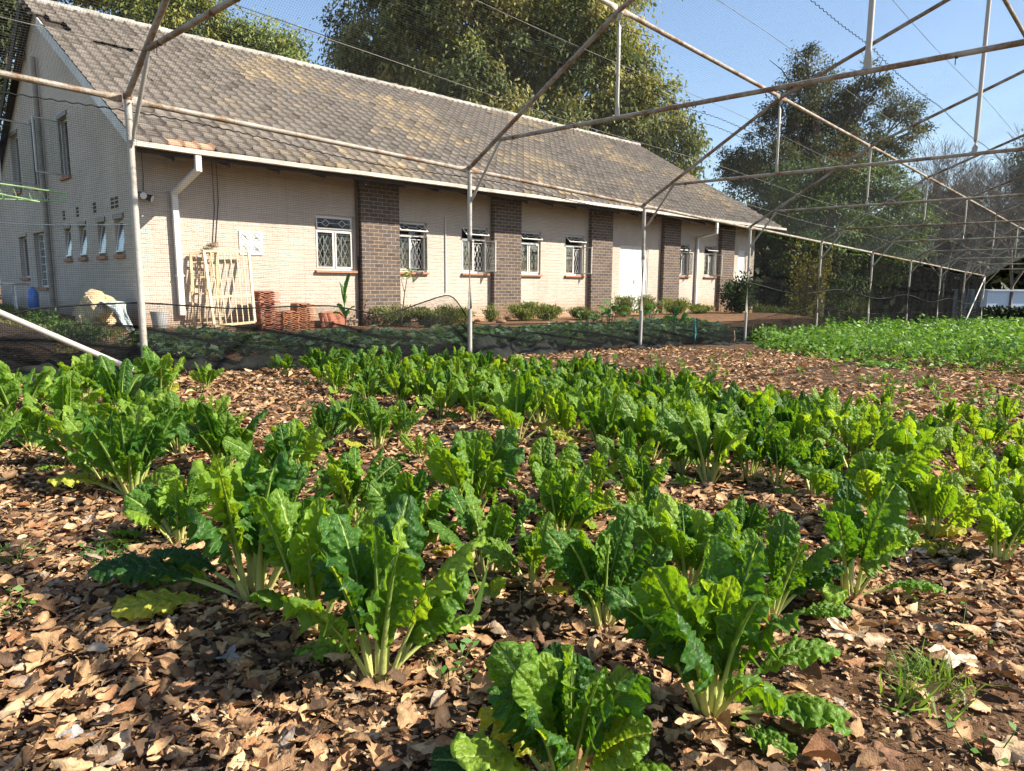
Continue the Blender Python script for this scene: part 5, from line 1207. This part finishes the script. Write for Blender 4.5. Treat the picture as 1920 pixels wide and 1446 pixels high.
# pea and bean plants on the far right of the field
def pea_bed():
    parts = []; a = np.array([0.35, 8.6]); 
    for dens, y0, y1, L0, xm in ((430, 3.6, 14, .095, 9), (220, 14, 24, .13, 10), (100, 24, 40, .20, 10)):
        A = (xm+.4)*(y1-y0); n = int(A*dens); x = R.uniform(-.2, xm, n); y = R.uniform(y0, y1, n)
        # the bed's near edge runs aslant
        edge = np.interp(x, [-.2, .5, 1.26, 3.2, 4.3, 6.1, 9], [9.2, 8.6, 7.0, 5.1, 4.5, 4.9, 5.2])+.40*lownoise(x, y, 3.)+.2*lownoise(x, y, 9.)
        D = np.stack([x, y, 0*x], 1)-CAM; dz = D@FW; ok = (y > edge) & (np.abs(D@RT) < dz*.80)
        x, y, e = x[ok], y[ok], edge[ok]; n = len(x)
        h = np.clip(.27+.28*lownoise(x*1.2, y*1.2, 1.3)+.32*lownoise(x, y+4, 4.2)+.10*lownoise(x+7, y, 9.), .06, 1)*sstep(y-e, -.1, .9)+.04
        kp = R.random(n) < np.clip(.62+1.1*lownoise(x+3, y, 3.4), .07, 1); x, y, e, h = x[kp], y[kp], e[kp], h[kp]; n = len(x)
        h = np.where(y > 14, h*1.15, h)
        P = np.stack([x, y, gz(x, y)+h*R.random(n)**.6], 1); az = R.uniform(0, 6.28, n); Dv = np.stack([np.cos(az), np.sin(az), R.normal(.25, .5, n)], 1); Nn = np.stack([R.normal(0, .6, n), R.normal(0, .6, n), np.ones(n)], 1)
        pal = np.array([(.13, .27, .045), (.18, .33, .06), (.085, .20, .035), (.25, .39, .09)])
        parts.append(kites(P, Dv, Nn, R.uniform(.7, 1.3, n)*L0, R.uniform(.45, .8, n)*L0, pal[R.choice(4, n, p=[.35, .3, .2, .15])]*R.uniform(.8, 1.2, (n, 1))))
    # tendrils and tall blades
    n = 2600; x = R.uniform(-.1, 8, n); y = R.uniform(5, 16, n); edge = np.interp(x, [-.2, .5, 1.26, 3.2, 4.3, 6.1, 9], [9.2, 8.6, 7.0, 5.1, 4.5, 4.9, 5.2]); k = y > edge+.2; x, y = x[k], y[k]; n = len(x)
    P = np.stack([x, y, gz(x, y)+.15], 1); parts.append(kites(P, np.stack([R.normal(0, .25, n), R.normal(0, .25, n), np.ones(n)], 1), unit(n), R.uniform(.18, .42, n), R.uniform(.008, .016, n), cpal((.15, .27, .07), n)))
    V, Q, C = joinVQ(parts); tag(mesh_np('pea_plants', V, Q, MAT['soft'], col=C), 'bright green tangle of pea plants filling the far right of the bed', 'pea plants', kind='stuff')
pea_bed()
def blades(n, P, L, col, lean=.45, w=.006):
    D = np.stack([R.normal(0, lean, n), R.normal(0, lean, n), np.ones(n)], 1); return kites(P, D, unit(n), L, np.full(n, w), cpal(col, n, .3), .25)
# a leek-like clump in the pea bed, tufts in the field
def tuft(name, px, py, n, L, spread, col, label, cat, w=.006, lean=.45, p=None, group=None):
    p = ground(px, py) if p is None else p; p[2] = gz(p[0], p[1]); P = R.normal(0, spread, (n, 3))*np.array([1, 1, 0]); V, Q, C = blades(n, P, R.uniform(.5, 1.2, n)*L, col, lean, w)
    o = mesh_np(name, V, Q, MAT['soft'], col=C); o.location = Vector([float(v) for v in p]); tag(o, label, cat, group)
for px, py, lab in ((1660, 640, 'tuft of spiky onion leaves rising from the pea plants before the seventh post'), (1640, 638, 'taller tuft of blue-green onion leaves rising beside the sixth post'), (1795, 632, 'onion leaves standing among the pea plants on the far right')):
    tuft('onion_tuft', px, py, 60, .75, .12, (.10, .19, .09), lab, 'onion plant', .016, .28)
tuft('grass_tuft', 1738, 1285, 150, .085, .036, (.20, .30, .07), 'green grass tuft growing in bare soil at the bottom right', 'grass tuft', .005, .7)
tuft('grass_tuft', 1722, 1335, 40, .10, .03, (.20, .32, .06), 'small bright grass shoots in front of the big grass tuft', 'grass tuft', .007, .6)
tuft('garlic_plant', 858, 1195, 9, .19, .02, (.16, .30, .07), 'flat-bladed garlic plant between the front chard plants', 'garlic plant', .020, .32)
tuft('garlic_plant', 128, 880, 10, .13, .03, (.22, .34, .10), 'thin garlic shoots at the left beside the yellow chard leaf', 'garlic plant', .007, .4)
def weed(px, py, n, ls, col, label, spread=.05, h=.06, group=None):
    p = ground(px, py); p[2] = gz(p[0], p[1]); P = R.normal(0, spread, (n, 3)); P[:, 2] = np.abs(R.normal(h*.6, h*.3, n)); V, Q, C = kites(P, np.stack([R.normal(0, 1, n), R.normal(0, 1, n), R.normal(.2, .3, n)], 1), np.stack([R.normal(0, .4, n), R.normal(0, .4, n), np.ones(n)], 1), R.uniform(.7, 1.3, n)*ls, R.uniform(.5, .9, n)*ls, cpal(col, n, .25))
    A = P.copy(); A[:, 2] = 0; A[:, :2] *= .3; V2, Q2 = prisms(A, P, .0012, None, 4); V, Q, C = joinVQ([(V, Q, C), (V2, Q2, np.tile(np.array([[.12, .2, .05]]), (len(V2), 1)))])
    o = mesh_np('weed', V, Q, MAT['soft'], col=C); o.location = Vector([float(v) for v in p]); tag(o, label, 'weed', group)
for a in ((195, 1058, 55, .022, (.08, .19, .04), 'patch of small clover-like weeds in the litter left of the wide light chard'), (20, 1160, 26, .024, (.12, .25, .04), 'bright green weed at the left edge of the picture'), (30, 1055, 30, .02, (.13, .25, .05), 'weed patch in the litter above the left edge weed'), (838, 1275, 14, .026, (.10, .24, .05), 'small green weed in the litter at the centre front, beside the splayed chard'), (1800, 1205, 12, .020, (.14, .28, .05), 'small green weed behind the grass tuft at right'), (600, 880, 10, .03, (.10, .2, .06), 'small seedling in the middle of the bare patch'), (1850, 1425, 12, .02, (.12, .24, .05), 'little weed beside the broad tan leaf at bottom right'), (1395, 1330, 12, .02, (.14, .28, .05), 'weeds sprouting beside the thick-stalked front chard'), (580, 770, 14, .03, (.09, .2, .07), 'small weed on the litter between the two left chard rows'), (215, 690, 24, .035, (.05, .12, .03), 'dark leafy weed by the foot of the white brace pipe')):
    weed(*a)
# thin seedlings over the bare strip
SEED = 'scattered seedlings on the brown bare strip'
me0 = None; cnt = 0
for k in range(130):
    px, py = rnd.uniform(1150, 1915), rnd.uniform(664, 790)
    lo = np.interp(px, [1150, 1400, 1640, 1915], [662, 668, 702, 722]); hi = np.interp(px, [1150, 1300, 1700, 1915], [690, 715, 750, 790])
    if not lo < py < hi: continue
    p = ground(px, py); p[2] = gz(p[0], p[1])
    if cnt < 5:
        n = 7; P = R.normal(0, .018, (n, 3)); P[:, 2] = R.uniform(.03, .10, n); V, Q, C = kites(P, np.stack([R.normal(0, 1, n), R.normal(0, 1, n), R.normal(.5, .3, n)], 1), unit(n), R.uniform(.04, .07, n), R.uniform(.025, .04, n), cpal((.15, .30, .04), n))
        V2, Q2 = prisms(P*np.array([.2, .2, 0]), P, .002, None, 4); V, Q, C = joinVQ([(V, Q, C), (V2, Q2, np.tile(np.array([[.15, .25, .06]]), (len(V2), 1)))])
        o = mesh_np('seedling', V, Q, MAT['soft'], col=C); me0 = (me0 or [])+[o.data]
    else: o = bpy.data.objects.new('seedling', rnd.choice(me0)); link(o)
    cnt += 1; o.location = Vector([float(v) for v in p]); o.rotation_euler = (0, 0, rnd.uniform(0, 6.28)); o.scale = (rnd.uniform(.7, 1.4),)*3
    tag(o, 'tiny green seedling on the brown bare strip', 'seedling', SEED)
# rough grass by the gable and beyond the hall
def rough_grass(n, xr, yr, L, w, name, label, col):
    x = R.uniform(*xr, n); y = R.uniform(*yr, n); s = (x-B0[0])*WB[0]+(y-B0[1])*WB[1]
    k = (lownoise(x, y, 1.6) > R.uniform(-.9, .35, n)) & ((s < -3.7) | (x > -5)); x, y = x[k], y[k]; n = len(x); P = np.stack([x, y, gz(x, y)], 1); V, Q, C = blades(n, P, R.uniform(.4, 1.3, n)*L, col, .55, w)
    tag(mesh_np(name, V, Q, MAT['soft'], col=C), label, 'grass', kind='stuff')
rough_grass(16000, (-14, -1.2), (-9, -3.1), .14, .014, 'rough_grass', 'rough yellowish green grass on the bank beside the gable', (.17, .18, .05))
rough_grass(9000, (-9, -.5), (22, 40), .3, .05, 'far_grass', 'sunlit grass beyond the far end of the hall', (.12, .22, .04))
# leafy weeds and compost by the brace
for k, (px, py, lab) in enumerate(((120, 640, 'low dark leafy weed on the bank beneath the straw heap'), (165, 650, 'leafy weed clump on the bank right of the low dark one'), (95, 615, 'grassy leafy weed near the metal table'))):
    p = gpt(px, py); shrub(p, .28, .28, 380, .08, [(.05, .11, .03), (.08, .15, .04)], lab, 'leafy_weed', .3, 'weed', 'leafy weeds on the bank')
p = gpt(40, 690); p = np.array([-.75, -5.9, float(gz(-.75, -5.9))]); lump('compost_heap', 'dark heap of dead twigs and compost behind the net at the left edge', 'heap', p+np.array([-.1, 0, .05]), .8, MAT['dark'], 9, (.8, 1.2, .55), .2, 4)

# ------------------------------------------------------------------ trees
def limb_paths(base, top, blobs, r, mb):
    base, top = np.array(base, float), np.array(top, float); bend = np.array([rnd.gauss(0, .3), rnd.gauss(0, .3), 0])
    pts = [base+(top-base)*u+bend*math.sin(pi*u) for u in np.linspace(0, 1, 7)]; mb.tube(pts, [r*(1-.6*u) for u in np.linspace(0, 1, 7)], 9)
    for c, rr in blobs:
        c = np.array(c, float); u = rnd.uniform(.35, .85); s = base+(top-base)*u; m_ = (s+c)/2+np.array([rnd.gauss(0, .3), rnd.gauss(0, .3), -.3]); mb.tube([s, m_, c], [r*.34*(1.2-u), r*.2*(1.2-u), .03], 6)
        for _ in range(4):
            e = c+np.array([rnd.gauss(0, 1), rnd.gauss(0, 1), rnd.gauss(0, .8)])*rr*.65; mb.tube([m_*.3+c*.7, (c+e)/2, e], [.05, .035, .015], 5)
def tree(name, label, blobs, nclump, nleaf, cs, ls, pal, base, r, hang=.5, mat='leaf', group=None, sun_pal=None, aspect=.42):
    """crown: clumps spread on and in the blobs; each clump is a spray of small leaves"""
    t = thing(name, label, 'tree', base, 0, group); base = np.array(base, float)
    C0 = np.array([b[0] for b in blobs])-base; Rr = np.array([b[1] for b in blobs])
    mb = MB(); limb_paths((0, 0, -.5), C0[np.argmax(C0[:, 2])]*np.array([.6, .6, .85]), [(c, q) for c, q in zip(C0, Rr)], r, mb); mb.build('trunk', MAT['bark'], t, True)
    w = Rr**2; bi = R.choice(len(blobs), nclump, p=w/w.sum()); d = unit(nclump); d[:, 2] = d[:, 2]*.9+.1; rad = R.uniform(.45, 1.04, nclump)**.6
    cc = C0[bi]+d*(Rr[bi]*rad)[:, None]*np.array([1, 1, .85]); out = d
    csz = cs*R.uniform(.6, 1.4, nclump); n = nclump*nleaf; ci = np.repeat(np.arange(nclump), nleaf)
    off = R.normal(0, 1, (n, 3))*np.array([.55, .55, .42]); P = cc[ci]+off*csz[ci][:, None]
    P[:, 2] -= .25*(off[:, 0]**2+off[:, 1]**2)*csz[ci]*hang
    D = out[ci]*.6+unit(n)*.7; D[:, 2] -= hang*1.1
    Nn = out[ci]*.7+unit(n)*.6; Nn[:, 2] += .5
    pal = np.array(pal); base_c = pal[R.integers(0, len(pal), nclump)][ci]*R.uniform(.7, 1.3, (nclump, 1))[ci]*R.uniform(.75, 1.25, (n, 1))
    V, Q, C = kites(P, D, Nn, R.uniform(.65, 1.35, n)*ls, R.uniform(.65, 1.35, n)*ls*aspect, base_c, .18)
    mesh_np('crown', V, Q, MAT[mat], t, C); return t
def B(px, py, rpx, depth): return (at(px, py, depth+rnd.uniform(-1.5, 1.5)), rpx*depth/F)
def gb(px, depth): p = at(px, 560, depth); p[2] = gz(p[0], p[1]); return p
dT = 36.
GOLD = [(.20, .215, .07), (.26, .25, .08), (.135, .16, .055), (.33, .30, .10), (.085, .11, .04)]
tree('broad_tree', 'huge golden-green spreading tree rising behind the hall roof', [B(x, y, r_, dT) for x, y, r_ in ((712, 60, 80), (770, -40, 110), (700, 150, 62), (790, 110, 110), (880, 20, 130), (880, 180, 100), (980, -70, 130), (1000, 90, 120), (960, 230, 90), (1090, 40, 110), (1100, 170, 105), (1180, 130, 70), (1200, 220, 80), (1150, 250, 90), (1255, 260, 50), (1060, 260, 90), (1285, 305, 22), (665, 110, 34), (850, -110, 130), (1110, -40, 95))], 900, 200, .78, .25, GOLD, gb(940, dT), .75, .75)
dT = 42.
tree('leafy_tree', 'light green feathery tree behind the roof ridge left of the big golden tree', [B(x, y, r_, dT) for x, y, r_ in ((430, 75, 42), (480, 80, 40), (530, 100, 40), (565, 120, 26), (450, 110, 45), (520, 140, 40), (410, 130, 50), (500, 180, 60))], 130, 120, .70, .26, [(.20, .26, .075), (.26, .30, .09), (.14, .19, .055)], gb(480, dT), .35, .5)
tree('leafy_tree', 'yellow-green tree above the roof ridge at top left, left of the feathery one', [B(x, y, r_, 40) for x, y, r_ in ((230, -30, 80), (300, -20, 80), (350, 15, 55), (380, 40, 45), (280, 30, 60), (160, -50, 80), (370, -40, 60), (330, 60, 60))], 200, 120, .8, .27, [(.22, .25, .06), (.29, .29, .07), (.11, .14, .045), (.08, .11, .04)], gb(290, 40), .5, .6)
tree('leafy_tree', 'dark tree behind the gable at the top left corner', [B(x, y, r_, 38) for x, y, r_ in ((20, 30, 60), (-30, 80, 80), (-60, 180, 90), (60, -30, 60), (-80, 10, 90))], 150, 110, .8, .28, [(.05, .065, .022), (.07, .085, .03), (.035, .05, .02)], gb(-60, 38), .5, .5)
dT = 46.
tree('dark_tree', 'tall dark irregular tree standing to the right beyond the roof end', [B(x, y, r_, dT) for x, y, r_ in ((1510, 115, 30), (1490, 150, 42), (1530, 165, 45), (1490, 205, 50), (1560, 210, 60), (1640, 140, 30), (1630, 180, 38), (1600, 200, 42), (1460, 250, 55), (1540, 260, 65), (1620, 250, 48), (1690, 210, 34), (1715, 245, 26), (1685, 260, 34), (1660, 300, 42), (1420, 290, 45), (1390, 320, 40), (1450, 330, 65), (1540, 330, 80), (1370, 310, 30), (1640, 340, 45), (1480, 390, 80), (1400, 370, 50))], 470, 130, .56, .20, [(.055, .066, .028), (.080, .088, .036), (.035, .045, .019), (.12, .12, .052)], gb(1530, dT), .55, .4)
tree('leafy_tree', 'fresh green rounded tree in front of the tall dark tree beyond the roof end', [B(x, y, r_, 38) for x, y, r_ in ((1500, 335, 40), (1545, 325, 38), (1600, 335, 42), (1650, 340, 38), (1560, 375, 60), (1640, 385, 55), (1480, 385, 45), (1690, 370, 35), (1700, 410, 45), (1540, 430, 60), (1620, 440, 60), (1460, 430, 40), (1560, 490, 50), (1640, 500, 50), (1480, 480, 40), (1700, 480, 45), (1590, 545, 40))], 240, 110, .62, .2, [(.075, .125, .035), (.10, .155, .042), (.05, .085, .027), (.115, .165, .05)], gb(1570, 38), .35, .4)
tree('russet_bush', 'reddish-brown leafy branch top showing between the dark and fresh green trees', [B(1580, 312, 22, 39.5), B(1560, 325, 16, 39.5)], 18, 90, .5, .18, [(.17, .085, .04), (.13, .09, .04)], gb(1580, 39.5), .1, .2)
# bare winter trees
def bare_tree(px, top, depth, label, spread, seed):
    rg = random.Random(seed); b = gb(px, depth); H_ = at(px, top, depth)[2]-b[2]; P0, P1, r0, r1 = [], [], [], []
    def grow(p, d, L, r, lv):
        q = p+d*L; P0.append(p); P1.append(q); r0.append(r); r1.append(r*.72)
        if lv == 0: return
        for _ in range(3 if lv > 3 else rg.choice((2, 3, 3))):
            dd = d+np.array([rg.gauss(0, .42), rg.gauss(0, .42), rg.gauss(.12, .28)])*spread; grow(q, dd/np.linalg.norm(dd), L*rg.uniform(.66, .88), r*.62, lv-1)
    grow(np.array([0, 0, -.3]), np.array([0, 0, 1.]), H_*.26, .16, 7)
    V, Q = prisms(P0, P1, np.maximum(np.array(r0), .011), np.maximum(np.array(r1), .009), 4); t = thing('bare_tree', label, 'tree', b, rg.uniform(0, 6.2), 'bare trees at the far right'); mesh_np('branches', V, Q, MAT['twig'], t)
bare_tree(1765, 285, 56, 'bare leafless tree right of the tall dark tree', 1., 1); bare_tree(1835, 270, 58, 'bare leafless tree with the widest twiggy crown at the far right', 1.15, 2); bare_tree(1895, 300, 52, 'bare leafless tree nearest the right edge of the picture', 1., 3); bare_tree(1720, 330, 60, 'small bare tree partly hidden by the fresh green tree', .9, 4); bare_tree(1800, 320, 50, 'low bare tree between the two taller leafless ones', 1.1, 5)
tree('conifer_tree', 'dark green tree cut by the right edge of the picture above the bare trees', [B(x, y, r_, 48) for x, y, r_ in ((1930, 290, 26), (1940, 330, 34), (1925, 370, 30), (1945, 420, 40), (1950, 260, 20))], 70, 110, .6, .2, [(.035, .05, .02), (.05, .065, .025)], gb(1945, 48), .3, .4)
# dark wood closing the view on the right
def woodland():
    n = 46000; u = R.uniform(1330, 2350, n); dpt = R.uniform(58, 74, n); tv = R.random(n)
    top = 405+22*np.sin(u*.013)+16*np.sin(u*.041+1)+10*np.sin(u*.11); yv_ = top+(640-top)*tv**.8
    P = np.array([CAM+(FW*F+RT*(a-960)-UP*(b-723))/F*d for a, b, d in zip(u, yv_, dpt)]); P[:, 2] = np.maximum(P[:, 2], gz(P[:, 0], P[:, 1])-.1)
    P += lownoise(P[:, 0], P[:, 2]*2, 1.4)[:, None]*np.array([[0, -2.5, 0]])
    D = unit(n); D[:, 2] -= .3; pal = np.array([(.022, .028, .012), (.032, .036, .016), (.045, .048, .02), (.017, .02, .01)])
    c = pal[np.clip(((lownoise(P[:, 0]*.6, P[:, 2], 1.)+.9)*2).astype(int), 0, 3)]*R.uniform(.7, 1.3, (n, 1))
    V, Q, C = kites(P, D, unit(n), R.uniform(.7, 1.3, n), R.uniform(.45, .85, n), c); tag(mesh_np('far_woodland', V, Q, MAT['hedge'], col=C), 'dark mass of trees closing off the view beyond the far bays', 'woodland', kind='stuff')
woodland()
# clipped hedge and pale building at the far end of the shade house
p = at(1890, 595, 49.); g0 = float(gz(p[0], p[1])); n = 9000
dx_, dy_ = RT[0], RT[1]; a = R.uniform(-1.7, 7, n); hgt = at(1890, 578, 49.)[2]-g0
P = np.stack([p[0]+dx_*a+R.normal(0, .5, n), p[1]+dy_*a+R.normal(0, .5, n), g0-.2+R.random(n)**.8*(hgt+.2)+.12*lownoise(a*2, a, 2)], 1)
V, Q, C = kites(P, unit(n), unit(n), R.uniform(.14, .28, n), R.uniform(.1, .18, n), cpal((.022, .034, .014), n, .35)); t = thing('clipped_hedge', 'dark clipped hedge in front of the pale blue-white wall at far right', 'hedge', (0, 0, 0)); mesh_np('foliage', V, Q, MAT['hedge'], t, C)
c = at(1915, 560, 52.); top = at(1900, 545, 52.)[2]; z0 = float(gz(c[0], c[1])); t = thing('white_shed', 'low pale blue-white building behind the hedge at the far right', 'building', (c[0], c[1], 0), math.atan2(RT[1], RT[0]))
m = MB(); m.bx(-2.5, 6, 0, 4, z0-.3, top-.05); m.build('wall', MAT['farwall'], t); m = MB(); m.bx(-2.6, 6.1, -.15, 4.15, top-.048, top+.06); m.build('roof', MAT['farwall'], t)
